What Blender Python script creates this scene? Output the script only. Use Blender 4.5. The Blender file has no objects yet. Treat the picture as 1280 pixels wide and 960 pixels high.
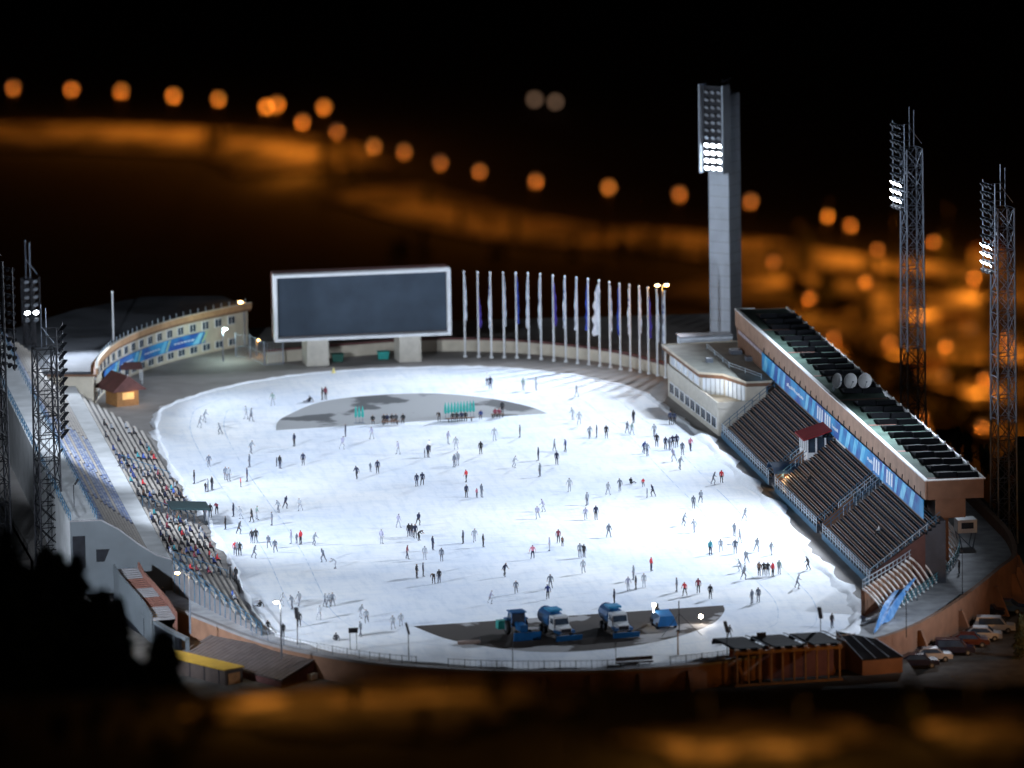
import bpy, math, random
from mathutils import Vector, Matrix
random.seed(7)
R=math.radians
sc=bpy.context.scene
# ------------------------------------------------------------------ camera
F=9500.0; PITCH=.1769; ROLL=-.016; YAW=.1486
CAM=Vector((-125.5913,-866.5032,170.6907))
_f=Vector((math.sin(YAW)*math.cos(PITCH),math.cos(YAW)*math.cos(PITCH),-math.sin(PITCH)))
_r=Vector((math.cos(YAW),-math.sin(YAW),0)); _u=_r.cross(_f)
RX=_r*math.cos(ROLL)+_u*math.sin(ROLL); UP=-_r*math.sin(ROLL)+_u*math.cos(ROLL)
cd=bpy.data.cameras.new('camera'); cam=bpy.data.objects.new('camera',cd); sc.collection.objects.link(cam)
m=Matrix((RX,UP,-_f)).transposed().to_4x4(); m.translation=CAM; cam.matrix_world=m
cd.sensor_width=72; cd.lens=F/1280*72; cd.clip_start=1; cd.clip_end=20000
cd.dof.use_dof=True; cd.dof.focus_distance=878; cd.dof.aperture_fstop=.205; cd.dof.aperture_blades=0
sc.camera=cam
sc.render.resolution_x=1024; sc.render.resolution_y=768
# ------------------------------------------------------------------ world, moon, exposure
w=bpy.data.worlds.new('World'); sc.world=w; w.use_nodes=True
nt=w.node_tree; bg=nt.nodes['Background']; sky=nt.nodes.new('ShaderNodeTexSky'); sky.sky_type='NISHITA'
sky.sun_disc=False; sky.sun_elevation=R(-7); sky.sun_rotation=R(200); nt.links.new(sky.outputs[0],bg.inputs[0]); bg.inputs[1].default_value=.05
sl=bpy.data.lights.new('moon','SUN'); sl.energy=.006; sl.angle=R(.5); sl.color=(.6,.75,1)
so=bpy.data.objects.new('moon',sl); sc.collection.objects.link(so); so.rotation_euler=(R(50),0,R(20))
sc.view_settings.view_transform='Standard'; sc.view_settings.look='None'; sc.view_settings.exposure=.85; sc.view_settings.gamma=1
FLOOD=98000.0       # power of one bank of floodlights
# ------------------------------------------------------------------ helpers
def G(px,py,z=0.0):
    d=_f+RX*((px-640)/F)-UP*((py-480)/F)
    return CAM+d*((z-CAM.z)/d.z)
def XY(px,py,z=0.0):
    g=G(px,py,z); return (g.x,g.y)
def col(c): return (c[0],c[1],c[2],1)
MATS={}
def mat(name,c,rough=.7,var=.18,scale=1.5,metal=0,c2=None,lo=.42,hi=.58,emit=None,es=0,bump=0,stretch=None,spec=None):
    if name in MATS: return MATS[name]
    m=bpy.data.materials.new(name); m.use_nodes=True; MATS[name]=m
    n=m.node_tree.nodes; l=m.node_tree.links; b=n['Principled BSDF']
    b.inputs['Roughness'].default_value=rough; b.inputs['Metallic'].default_value=metal
    if spec is not None: b.inputs['Specular IOR Level'].default_value=spec
    tc=n.new('ShaderNodeTexCoord'); src=tc.outputs['Object']
    if stretch:
        mp=n.new('ShaderNodeMapping'); mp.inputs['Scale'].default_value=stretch; l.new(src,mp.inputs[0]); src=mp.outputs[0]
    nz=n.new('ShaderNodeTexNoise'); nz.inputs['Scale'].default_value=scale; nz.inputs['Detail'].default_value=5; l.new(src,nz.inputs['Vector'])
    rp=n.new('ShaderNodeValToRGB')
    if c2 is None:
        rp.color_ramp.elements[0].color=col([x*(1-var) for x in c]); rp.color_ramp.elements[1].color=col([min(1,x*(1+var)) for x in c])
        rp.color_ramp.elements[0].position=.3; rp.color_ramp.elements[1].position=.7
    else:
        rp.color_ramp.elements[0].color=col(c); rp.color_ramp.elements[1].color=col(c2)
        rp.color_ramp.elements[0].position=lo; rp.color_ramp.elements[1].position=hi
    l.new(nz.outputs['Fac'],rp.inputs[0]); l.new(rp.outputs[0],b.inputs['Base Color'])
    if bump:
        bp=n.new('ShaderNodeBump'); bp.inputs['Strength'].default_value=bump; l.new(nz.outputs['Fac'],bp.inputs['Height']); l.new(bp.outputs[0],b.inputs['Normal'])
    if emit: b.inputs['Emission Color'].default_value=col(emit); b.inputs['Emission Strength'].default_value=es
    return m
class MB:
    def __init__(s): s.v=[]; s.f=[]; s.mi=[]; s.k=0
    def mat(s,k): s.k=k; return s
    def add(s,vs,fs):
        o=len(s.v); s.v+= [tuple(x) for x in vs]
        for f in fs: s.f.append([o+i for i in f]); s.mi.append(s.k)
        return s
    def box(s,c,d,rz=0,M=None):
        x,y,z=d[0]/2,d[1]/2,d[2]/2; cs,sn=math.cos(rz),math.sin(rz)
        vs=[]
        for a in (-1,1):
            for b in (-1,1):
                for e in (-1,1):
                    X,Y,Z=a*x,b*y,e*z
                    if M is not None: p=M@Vector((X,Y,Z)); vs.append((p.x+c[0],p.y+c[1],p.z+c[2]))
                    else: vs.append((c[0]+X*cs-Y*sn,c[1]+X*sn+Y*cs,c[2]+Z))
        return s.add(vs,[(0,1,3,2),(4,6,7,5),(0,4,5,1),(2,3,7,6),(0,2,6,4),(1,5,7,3)])
    def bx(s,x0,x1,y0,y1,z0,z1): return s.box(((x0+x1)/2,(y0+y1)/2,(z0+z1)/2),(abs(x1-x0),abs(y1-y0),abs(z1-z0)))
    def hexa(s,b,t): # bottom loop, top loop
        n=len(b); return s.add(list(b)+list(t),[tuple(range(n))[::-1],tuple(range(n,2*n))]+[(i,(i+1)%n,n+(i+1)%n,n+i) for i in range(n)])
    def prism(s,poly,z0,z1): return s.hexa([(p[0],p[1],z0) for p in poly],[(p[0],p[1],z1) for p in poly])
    def tube(s,pts,r,n=6,cap=True):
        pts=[Vector(p) for p in pts]; rs=r if isinstance(r,(list,tuple)) else [r]*len(pts)
        o=len(s.v); N=len(pts)
        for i,p in enumerate(pts):
            d=(pts[min(i+1,N-1)]-pts[max(i-1,0)]).normalized()
            a=d.orthogonal().normalized() if abs(d.z)<.9 else Vector((1,0,0)); 
            a=(a-d*a.dot(d)).normalized(); b=d.cross(a)
            for k in range(n):
                t=2*math.pi*k/n; s.v.append(tuple(p+(a*math.cos(t)+b*math.sin(t))*rs[i]))
        for i in range(N-1):
            for k in range(n):
                s.f.append([o+i*n+k,o+i*n+(k+1)%n,o+(i+1)*n+(k+1)%n,o+(i+1)*n+k]); s.mi.append(s.k)
        if cap:
            s.f.append([o+k for k in range(n)][::-1]); s.mi.append(s.k); s.f.append([o+(N-1)*n+k for k in range(n)]); s.mi.append(s.k)
        return s
    def wall(s,path,z0,z1,t,closed=False): # thick wall along a path
        n=len(path); L=[];Rr=[]
        for i,p in enumerate(path):
            a=Vector(path[i-1] if (i>0 or closed) else path[i]).to_2d(); b=Vector(path[(i+1)%n] if (i<n-1 or closed) else path[i]).to_2d()
            d=(b-a).normalized(); nn=Vector((-d.y,d.x))*t/2; q=Vector(p).to_2d(); L.append(q+nn); Rr.append(q-nn)
        o=len(s.v); Z0=z0 if isinstance(z0,list) else [z0]*n; Z1=z1 if isinstance(z1,list) else [z1]*n
        for i in range(n): s.v+=[(L[i].x,L[i].y,Z0[i]),(L[i].x,L[i].y,Z1[i]),(Rr[i].x,Rr[i].y,Z1[i]),(Rr[i].x,Rr[i].y,Z0[i])]
        for i in range(n if closed else n-1):
            a=o+i*4; b=o+((i+1)%n)*4
            for k in range(4): s.f.append([a+k,a+(k+1)%4,b+(k+1)%4,b+k]); s.mi.append(s.k)
        if not closed:
            s.f.append([o,o+3,o+2,o+1]); e=o+(n-1)*4; s.f.append([e,e+1,e+2,e+3]); s.mi+=[s.k,s.k]
        return s
    def build(s,name,m,parent=None,world=True,smooth=False):
        off=Vector((0,0,0))
        if parent is not None and world:
            q=parent
            while q is not None: off+=q.location; q=q.parent
        me=bpy.data.meshes.new(name); me.from_pydata([(a-off.x,b-off.y,c-off.z) for a,b,c in s.v],[],s.f)
        for x in (m if isinstance(m,(list,tuple)) else [m]): me.materials.append(x)
        me.polygons.foreach_set('material_index',s.mi)
        if smooth: me.polygons.foreach_set('use_smooth',[True]*len(s.f))
        me.update()
        o=bpy.data.objects.new(name,me); sc.collection.objects.link(o); o.parent=parent
        return o
def tag(o,label,cat,group=None,kind=None):
    if label: o['label']=label
    if cat: o['category']=cat
    if group: o['group']=group
    if kind: o['kind']=kind
    return o
def struct(o): o['kind']='structure'; return o
def thing(name,label,cat,loc=(0,0,0),rz=0,group=None):
    o=bpy.data.objects.new(name,None); sc.collection.objects.link(o); o.location=loc; o.rotation_euler=(0,0,rz); o.empty_display_size=.5
    return tag(o,label,cat,group)
def dup(root,loc,rz=None,label=None,group=None,scale=None):
    def rec(o,par):
        c=o.copy(); sc.collection.objects.link(c); c.parent=par
        for ch in list(KIDS.get(o.name,o.children)): rec(ch,c)
        return c
    c=rec(root,None); c.location=loc
    if rz is not None: c.rotation_euler=(0,0,rz)
    if label: c['label']=label
    if group: c['group']=group
    if scale: c.scale=(scale,)*3
    return c
KIDS={}
def light(kind,name,loc,energy,color,parent=None,size=.3,target=None,spot=None,blend=.5):
    l=bpy.data.lights.new(name,kind); l.energy=energy; l.color=color
    if kind in('POINT','SPOT'): l.shadow_soft_size=size
    if spot: l.spot_size=R(spot); l.spot_blend=blend
    o=bpy.data.objects.new(name,l); sc.collection.objects.link(o); o.location=loc
    if target is not None:
        o.rotation_euler=(Vector(target)-Vector(loc)).to_track_quat('-Z','Y').to_euler()
    if parent is not None: o.parent=parent; o.location=Vector(loc)-parent.location
    return o
def smooth(pts,n=6,closed=True):
    out=[]; N=len(pts)
    for i in range(N if closed else N-1):
        g=lambda k: Vector(pts[k%N] if closed else pts[max(0,min(N-1,k))])
        p0,p1,p2,p3=g(i-1),g(i),g(i+1),g(i+2)
        for j in range(n):
            t=j/n; out.append(.5*((2*p1)+(-p0+p2)*t+(2*p0-5*p1+4*p2-p3)*t*t+(-p0+3*p1-3*p2+p3)*t**3))
    if not closed: out.append(Vector(pts[-1]))
    return [(p.x,p.y) for p in out]
ORANGE=(1,.40,.06); VORANGE=(1,.29,.025); WARM=(1,.62,.3); COOL=(.78,.87,1)
# ------------------------------------------------------------------ materials
M_ice=mat('ice_surface',(.74,.80,.90),rough=.62,scale=.045,c2=(.90,.92,.94),lo=.38,hi=.62,spec=.25)
def ice_detail(m):
    n=m.node_tree.nodes; l=m.node_tree.links; b=n['Principled BSDF']; src=b.inputs['Base Color'].links[0].from_socket
    tc=n.new('ShaderNodeTexCoord'); prev=src
    for sx,sy,sc_,lo,amt in ((1.0,.16,1.1,.60,.80),(.14,1.0,.9,.62,.84),(.5,.5,.35,.60,.86)):
        mp=n.new('ShaderNodeMapping'); mp.inputs['Scale'].default_value=(sx,sy,1); mp.inputs['Rotation'].default_value=(0,0,.25*sx); l.new(tc.outputs['Object'],mp.inputs[0])
        nz=n.new('ShaderNodeTexNoise'); nz.inputs['Scale'].default_value=sc_; nz.inputs['Detail'].default_value=9; nz.inputs['Roughness'].default_value=.7; l.new(mp.outputs[0],nz.inputs['Vector'])
        rp=n.new('ShaderNodeValToRGB'); rp.color_ramp.elements[0].position=lo-.12; rp.color_ramp.elements[0].color=(1,1,1,1); rp.color_ramp.elements[1].position=lo+.14; rp.color_ramp.elements[1].color=(amt,amt+.04,amt+.09,1); l.new(nz.outputs['Fac'],rp.inputs[0])
        mx=n.new('ShaderNodeMixRGB'); mx.blend_type='MULTIPLY'; mx.inputs[0].default_value=1; l.new(prev,mx.inputs[1]); l.new(rp.outputs[0],mx.inputs[2]); prev=mx.outputs[0]
    l.new(prev,b.inputs['Base Color'])
ice_detail(M_ice)
M_snow=mat('snow',(.8,.84,.9),rough=.9,scale=3,bump=.6,var=.08)
M_asph=mat('asphalt_plaza',(.22,.205,.195),rough=.85,scale=.25,c2=(.31,.295,.285),lo=.3,hi=.7)
M_prom=mat('promenade_concrete',(.26,.27,.29),rough=.85,scale=.5,c2=(.42,.44,.47),lo=.35,hi=.7)
M_conc=mat('concrete',(.34,.33,.31),rough=.8,scale=.8,var=.15)
M_concd=mat('dark_concrete',(.17,.17,.18),rough=.85,scale=.6)
M_brownc=mat('brown_render',(.17,.09,.055),rough=.85,scale=.7)
M_grey=mat('grey_render',(.068,.08,.09),rough=.8,scale=.4,var=.12)
M_white=mat('white_paint',(.72,.74,.76),rough=.6,scale=.8,var=.08)
M_cream=mat('cream_render',(.52,.47,.38),rough=.8,scale=.7,var=.12)
M_creamp=mat('cream_panel',(.50,.47,.41),rough=.7,scale=1.2,var=.1)
M_bench=mat('bench_wood',(.17,.09,.06),rough=.6,scale=4,var=.35)
M_benchl=mat('weathered_bench',(.44,.40,.36),rough=.7,scale=3,var=.2)
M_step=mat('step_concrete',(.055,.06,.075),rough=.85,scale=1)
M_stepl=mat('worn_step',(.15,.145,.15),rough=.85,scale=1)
M_rail=mat('blue_rail',(.04,.13,.22),rough=.5,scale=3,metal=.2)
M_railw=mat('pale_rail',(.42,.5,.58),rough=.4,scale=3,metal=.3)
M_steel=mat('galvanised_steel',(.20,.23,.28),rough=.45,metal=.6,scale=3)
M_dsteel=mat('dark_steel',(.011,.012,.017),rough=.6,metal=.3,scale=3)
M_glass=mat('window_glass',(.04,.06,.09),rough=.15,scale=.8,var=.3)
M_glassl=mat('pale_curtain_glass',(.62,.68,.75),rough=.25,scale=.5,var=.15)
M_screen=mat('led_screen_off',(.045,.062,.085),rough=.75,scale=.3,var=.15,spec=.2)
M_blue=mat('banner_blue',(.008,.07,.36),rough=.6,scale=.22,c2=(.02,.30,.62),lo=.42,hi=.6)
M_cyan=mat('banner_cyan',(.05,.42,.70),rough=.6,scale=.5,c2=(.25,.62,.82),lo=.4,hi=.62)
M_bwhite=mat('banner_white',(.75,.8,.86),rough=.6,scale=2,var=.1)
M_lime=mat('banner_lime',(.45,.62,.35),rough=.6,scale=1)
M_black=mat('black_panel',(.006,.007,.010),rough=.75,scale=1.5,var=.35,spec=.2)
M_rgreen=mat('green_roofing',(.03,.06,.048),rough=.95,scale=.35,c2=(.055,.10,.08),lo=.4,hi=.6)
M_rred=mat('red_roofing',(.17,.08,.065),rough=.8,scale=1)
M_red=mat('red_metal_roof',(.26,.02,.025),rough=.85,scale=.8,var=.12)
M_maroon=mat('maroon_roof',(.115,.045,.042),rough=.8,scale=1.2,var=.2)
M_wood=mat('timber',(.35,.17,.06),rough=.7,scale=3)
M_teal=mat('teal_plastic',(.02,.28,.25),rough=.5,scale=2)
M_vblue=mat('vehicle_blue',(.010,.10,.27),rough=.35,scale=2,var=.12)
M_vwhite=mat('vehicle_white',(.72,.76,.8),rough=.35,scale=2,var=.06)
M_tyre=mat('tyre_rubber',(.012,.012,.013),rough=.8,scale=4)
M_tarp=mat('blue_tarpaulin',(.05,.20,.50),rough=.6,scale=.8,c2=(.16,.36,.68),lo=.4,hi=.6,bump=.5)
M_yellow=mat('yellow_roof_sheet',(.38,.23,.02),rough=.6,scale=1,var=.15)
M_corr=mat('corrugated_sheet',(.10,.085,.085),rough=.6,scale=1,metal=.1)
M_brick=mat('red_paving',(.13,.055,.04),rough=.85,scale=3)
M_lit=mat('floodlight_lit',(.9,.9,.9),emit=(.85,.93,1),es=26)
M_litdim=mat('floodlight_face',(.55,.6,.66),rough=.2,metal=.6,scale=5)
M_warm=mat('warm_lamp',(.9,.7,.4),emit=(1,.55,.18),es=30)
M_warmw=mat('warm_white_lamp',(.9,.8,.7),emit=(1,.85,.65),es=22)
M_coolw=mat('cool_white_lamp',(.9,.9,.9),emit=(.8,1,.95),es=30)
M_sod=mat('sodium_lamp',(.9,.6,.3),emit=(1,.45,.12),es=24)
M_sodf=mat('far_sodium_lamp',(.9,.6,.3),emit=(1,.33,.07),es=0.75)
M_sodd=mat('far_dim_lamp',(.9,.6,.4),emit=(1,.38,.13),es=0.32)
M_bark=mat('bark',(.06,.045,.035),rough=.9,scale=4)
M_leaf=mat('needle_foliage',(.035,.05,.025),rough=.85,scale=.8,c2=(.075,.085,.04),lo=.35,hi=.65)
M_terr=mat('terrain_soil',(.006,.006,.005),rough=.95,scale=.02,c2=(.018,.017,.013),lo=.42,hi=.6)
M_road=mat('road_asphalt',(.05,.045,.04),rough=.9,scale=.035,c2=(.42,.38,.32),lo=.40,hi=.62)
M_lot=mat('parking_asphalt',(.045,.04,.036),rough=.85,scale=.6,c2=(.085,.078,.07),lo=.35,hi=.65)
M_isln=mat('wet_island_asphalt',(.045,.036,.032),rough=.8,scale=.1,c2=(.30,.30,.31),lo=.565,hi=.585,spec=.2)
M_islf=mat('slushy_island_paving',(.10,.105,.11),rough=.6,scale=.12,c2=(.33,.34,.35),lo=.40,hi=.44,spec=.2)
# ------------------------------------------------------------------ terrain
def ss(a,b,x):
    t=max(0,min(1,(x-a)/(b-a))); return t*t*(3-2*t)
def rnd(x,y,s): return math.sin(x/s*1.7+1.3)*math.cos(y/s*1.3+.7)+.5*math.sin(x/s*3.9+y/s*2.9)
def hgt(x,y):
    dx=max(0,x-66); dy=max(0,y-132); d=math.hypot(3.2*dx,dy)
    t_=min(1,d/540); z=-3.6-447*(1-(1-t_)**1.6)
    dc=math.hypot(x-CAM.x,y-CAM.y)
    if y<-150 or dc<700:
        if dc<440: zz=74.1+(440-dc)*.1+.2*rnd(x,y,9)
        else: zz=74.1-.5*(dc-440)
        z=max(z,zz)
    # wooded knoll lower left
    b=38*math.exp(-(((x+84)/36)**2+((y+266)/45)**2)); z=max(z,-3.6+b) if y<-120 else z
    return z
T0=300.
def Gt(px,py):
    d=_f+RX*((px-640)/F)-UP*((py-480)/F); t=T0
    while t<9000:
        p=CAM+d*t
        if p.z<hgt(p.x,p.y): return p
        t+=4
    return p
def lin(a,b,s):
    o=[];x=a
    while x<b: o.append(x); x+=s
    return o
xs=lin(-1600,-400,150)+lin(-400,-160,30)+lin(-160,130,6)+lin(130,800,30)+lin(800,3001,150)
ys=lin(-900,-520,20)+lin(-520,-110,5)+lin(-110,140,6)+lin(140,900,30)+lin(900,9001,120)
mb=MB(); nx=len(xs)
for y in ys:
    for x in xs: mb.v.append((x,y,hgt(x,y)))
for j in range(len(ys)-1):
    for i in range(nx-1): mb.f.append([j*nx+i,j*nx+i+1,(j+1)*nx+i+1,(j+1)*nx+i]); mb.mi.append(0)
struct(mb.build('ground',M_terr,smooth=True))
# ------------------------------------------------------------------ promenade slab and ice
outer_px=[(1205,620),(1240,655),(1262,680),(1268,705),(1250,722),(1180,768),(1090,803),(1000,813),(900,829),(800,838),(700,841),(600,840),(500,834),(430,825),(330,804),(235,768),(150,738)]
outer=[XY(*p) for p in outer_px]
outs=smooth(outer,5,closed=False)
farwall=smooth([(-6,99.5),(8,101.5),(20,97.5),(29.5,87.5),(34.8,76)],6,closed=False)
plaza=outs+[(-47.5,-38),(-54,-20),(-56,60),(-50,118),(-12,128),(10,128),(57,124),(60,60),(58,10)]
mb=MB(); mb.prism(plaza[::-1],-3.7,0.0); struct(mb.build('promenade',M_asph))
# paler walkway sheets near the outer wall
def band(path,w_in,z,name,mt,side=1):
    mb=MB(); n=len(path); vs=[]
    for i,p in enumerate(path):
        a=Vector(path[max(0,i-1)]); b=Vector(path[min(n-1,i+1)]); d=(b-a).normalized(); nn=Vector((-d.y,d.x))*side
        q=Vector(p)+nn*w_in[i] if isinstance(w_in,list) else Vector(p)+nn*w_in
        vs+=[(p[0],p[1],z),(q.x,q.y,z)]
    mb.add(vs,[(2*i,2*i+2,2*i+3,2*i+1) for i in range(n-1)])
    return struct(mb.build(name,mt))
walkR=outs[:31]; band([(p[0]-.3,p[1]+.3) for p in walkR],-9.0,.006,'walkway',M_prom)
walkL=outs[68:]; band(walkL,-8.0,.006,'walkway',M_prom)
ice_px=[(197,522),(205,510),(235,498),(280,485),(350,472),(430,464),(500,460.5),(580,459),(650,462),(720,470),(780,483),(812,497),(835,515),(868,538),(900,570),(930,600),(968,637),(1000,682),(1035,718),(1062,745),(1070,768),(1060,788),(1000,807),(900,823),(800,832),(700,836),(620,835),(500,826),(430,815),(360,797),(322,772),(305,740),(288,700),(265,660),(245,630),(222,595),(205,565),(195,540)]
ice=smooth([XY(*p) for p in ice_px],8)
ice=[(x+random.uniform(-.13,.13),y+random.uniform(-.2,.2)) for x,y in ice]
mb=MB(); mb.prism(ice[::-1],-.2,.012); struct(mb.build('ice_rink',M_ice))
def inset(path,o):
    n_=len(path); out=[]
    for i in range(n_):
        a=Vector(path[i-2]); b=Vector(path[(i+2)%n_]); d=(b-a).normalized(); out.append((path[i][0]+d.y*o,path[i][1]-d.x*o))
    return out
base_=smooth([XY(*p) for p in ice_px],4)
for o_ in (4.2,8.4):
    sg_=1 if Vector(inset(base_,1)[0]).length<Vector(base_[0]).length else -1
    A_=inset(base_,sg_*o_); B_=inset(base_,sg_*(o_+.13)); mb=MB(); n_=len(A_)
    mb.add([(x,y,.017) for x,y in A_]+[(x,y,.017) for x,y in B_],[(i,(i+1)%n_,n_+(i+1)%n_,n_+i) for i in range(n_)])
    struct(mb.build('lane_line',mat('lane_line_blue',(.50,.60,.74),rough=.7,scale=.5,c2=(.74,.8,.88))))
# snow bank round the ice edge
mb=MB(); n=len(ice); vs=[]; K=5
for i in range(n):
    a=Vector(ice[i-1]); b=Vector(ice[(i+1)%n]); d=(b-a).normalized(); nn=Vector((d.y,-d.x)); p=Vector(ice[i])
    px_right = p.x>0 and p.y<40
    wv=(.55+.35*math.sin(i*.9)+random.uniform(0,.5))*(1.5 if px_right else .8); hh=(.18+random.uniform(0,.16))*(1.3 if px_right else .6)
    for k,(o,h) in enumerate(((-.5,0.),( -.15,.6),(.15,1.),(.35,.7),(.9,-.05))):
        q=p-nn*(-o*wv) if True else p
        q=p+nn*(-o*wv); vs.append((q.x,q.y,.012+max(-.01,hh*h)))
fs=[]
for i in range(n):
    for k in range(K-1):
        a=i*K+k; b=((i+1)%n)*K+k; fs.append((a,b,b+1,a+1))
mb.add(vs,fs); o=mb.build('snow_bank',M_snow,smooth=True); tag(o,'low uneven bank of scraped snow along the rink edge','snow bank',kind='stuff')
def island(pts,name,mt,zz):
    P=[XY(*p) for p in pts]; arc=smooth(P,6,closed=False); mb=MB(); mb.prism(arc if True else P,0.0,zz)
    return struct(mb.build(name,mt))
island([(345,538),(347,528),(360,519),(400,503),(460,495),(540,492),(610,498),(660,508),(684,517)],'far_island',M_islf,.03)
island([(904,757),(905,765),(890,780),(850,795),(800,806),(740,813),(680,815),(620,810),(560,799),(517,783)],'near_island',M_isln,.03)
# rim line of the near island
# service yard and roads outside
mb=MB(); q=[(-20,-104),(22,-112),(80,-112),(66,-30),(57,-30),(57,-50),(45,-72),(20,-100)]
lotp=[(32,-92),(62,-112),(66,-20),(57,-22),(57,-50),(44,-72)]
mb.prism(lotp,-3.62,-3.5); struct(mb.build('parking_lot',M_lot))
mb=MB(); mb.prism([(-75,-75),(-20,-125),(30,-125),(33,-96),(34,-80),(0,-80),(-30,-70),(-45,-45),(-60,-40)],-3.62,-2.4); struct(mb.build('service_road',M_lot))
mb=MB(); mb.prism([(-66,-60),(-60,-60),(-58,90),(-64,90)],-3.62,-3.5); struct(mb.build('snowy_lane',M_asph))
mb=MB(); mb.prism([(-58,-20),(-54.6,-20),(-56.3,80),(-59,80)],-3.62,-.3); struct(mb.build('terrace',M_lot))
# ------------------------------------------------------------------ outer retaining wall
def pathlen(p,i): return sum((Vector(p[k+1])-Vector(p[k])).length for k in range(i))
t=thing('retaining_wall','long curved brown retaining wall holding up the promenade above the car park','wall',(10,-98,-3.6))
wl=MB(); wl.wall([(x,y) for x,y in outs],-3.65,-.02,.5); wl.build('wall',M_brownc,t)
cp=MB(); pr=outs[:33]; cp.wall(pr,-.01,[1.25 if i<20 else max(.35,1.25-(i-20)*.12) for i in range(len(pr))],.55); cp.build('parapet',M_brownc,t)
cp=MB(); cp.wall(outs[33:],-.01,.28,.6); cp.build('kerb',M_concd,t)
acc=0
for i in range(3,60,3):
    a=Vector(outs[i]); b=Vector(outs[i+1]); d=(b-a).normalized(); nn=Vector((d.y,-d.x))
    if (a+nn).length<a.length: nn=-nn
    p0=a+nn*.26; p1=a+nn*2.0; h=d*.22
    bt=MB(); bt.hexa([(p0.x-h.x,p0.y-h.y,-3.6),(p1.x-h.x,p1.y-h.y,-3.6),(p1.x+h.x,p1.y+h.y,-3.6),(p0.x+h.x,p0.y+h.y,-3.6)],
            [(p0.x-h.x,p0.y-h.y,-.3),(p0.x+nn.x*.4-h.x,p0.y+nn.y*.4-h.y,-.3),(p0.x+nn.x*.4+h.x,p0.y+nn.y*.4+h.y,-.3),(p0.x+h.x,p0.y+h.y,-.3)])
    bt.build('buttress',M_brownc,t)
# low wall behind the flagpoles
t=thing('perimeter_wall','low pale curved wall behind the row of flagpoles','wall',(12,100,0))
fw=smooth([(-13,100.5),(-6,102.2),(8,104.5),(20,100.5),(30.5,90),(35.5,79),(37.5,72)],6,closed=False)
a=MB(); a.wall(fw,0,1.5,.4); a.build('wall',M_cream,t); a=MB(); a.wall(fw,1.503,1.8,.6); a.build('coping',M_maroon,t)
# ------------------------------------------------------------------ front fence pieces
def fence(path,label,hh=1.15,group='railings along the promenade edge',mt=None):
    t=thing('railing',label,'railing',(path[0][0],path[0][1],0),group=group); mt=mt or M_steel
    r=MB()
    for z in (.3,hh): r.tube([(x,y,z) for x,y in path],.03,4)
    L=0
    for k in range(len(path)-1):
        a=Vector(path[k]); b=Vector(path[k+1]); n=max(1,int((b-a).length/.5))
        for j in range(n): p=a+(b-a)*j/n; r.tube([(p.x,p.y,.3),(p.x,p.y,hh)],.014,3,cap=False)
    r.build('rails',mt,t)
    L=0
    for k,p in enumerate(path):
        a=MB(); a.tube([(p[0],p[1],0),(p[0],p[1],hh+.08)],.045,5); a.build('post',mt,t)
    return t
def sub(path,i0,i1,off=.6):
    out=[]
    for i in range(i0,i1):
        a=Vector(path[max(0,i-1)]); b=Vector(path[min(len(path)-1,i+1)]); d=(b-a).normalized(); nn=Vector((-d.y,d.x))
        p=Vector(path[i]); q1=p+nn*off; q2=p-nn*off
        out.append(tuple(q1 if (q1-Vector((0,-20))).length<(q2-Vector((0,-20))).length else q2))
    return out
fence(sub(outs,31,44,.5),'grey metal railing along the rink front, right of the opening beside the dark bench')
fence(sub(outs,45,58,.5),'grey metal railing along the rink front, in front of the blue tractor')
fence(sub(outs,59,72,.5),'grey metal railing at the front left, from the concrete steps towards the striped roof')
# ------------------------------------------------------------------ scoreboard
t=thing('scoreboard','big dark blank scoreboard in a white frame on two concrete legs','scoreboard',(-.8,97.5,0))
x0,x1,z0,z1,y0=-12.3,10.8,3.35,12.1,96.9
a=MB(); a.bx(x0+.5,x1-.5,y0+1.0,y0+1.1,z0+.5,z1-.5); a.build('screen',M_screen,t)
a=MB(); a.bx(x0,x1,y0-.1,y0+1.4,z1-.38,z1); a.bx(x0,x1,y0-.1,y0+1.4,z0,z0+.38); a.bx(x0,x0+.4,y0-.1,y0+1.4,z0+.385,z1-.385); a.bx(x1-.4,x1,y0-.1,y0+1.4,z0+.385,z1-.385); a.build('frame',M_white,t)
a=MB(); a.bx(x0+.1,x1-.1,y0+1.405,y0+4.2,z0+.1,z1-.05); a.build('housing',M_maroon,t)
for lx in (-8.2+.0,3.9):
    a=MB(); a.hexa([(lx,y0+.0,0),(lx+2.9,y0+.0,0),(lx+2.9,y0+3.2,0),(lx-.2,y0+3.2,0)],[(lx+.15,y0+.2,z0+.09),(lx+2.9,y0+.2,z0+.09),(lx+2.9,y0+3.2,z0+.09),(lx-.2,y0+3.2,z0+.09)]); a.build('support',M_creamp,t)
# ------------------------------------------------------------------ flagpoles
bx_=[86,154,218,282,345,406,467,530,590,648,705,760,812,863,913,960,1004,1048,1088]
by_=[585,587,590,590,592,592,598,606,611,618,625,633,640,650,655,664,670,680,690]
Mfw=mat('white_flag',(.62,.66,.74),rough=.8,scale=1.2,c2=(.75,.8,.86)); Mfb=mat('blue_flag',(.02,.06,.38),rough=.8,scale=1); Mfp=mat('purple_flag',(.07,.04,.32),rough=.8,scale=1); Mfm=mat('white_blue_flag',(.04,.08,.35),rough=.8,scale=1.1,c2=(.72,.78,.86),lo=.42,hi=.5)
kinds='w p m w b w w p m w b W w b m w p w m'.split(); names={'w':'white','p':'purple','m':'blue and white','b':'blue','W':'wide white'}
ordw=['first','second','third','fourth','fifth','sixth','seventh','eighth','ninth','tenth','eleventh','twelfth','thirteenth','fourteenth','fifteenth','sixteenth','seventeenth','eighteenth','nineteenth']
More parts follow.
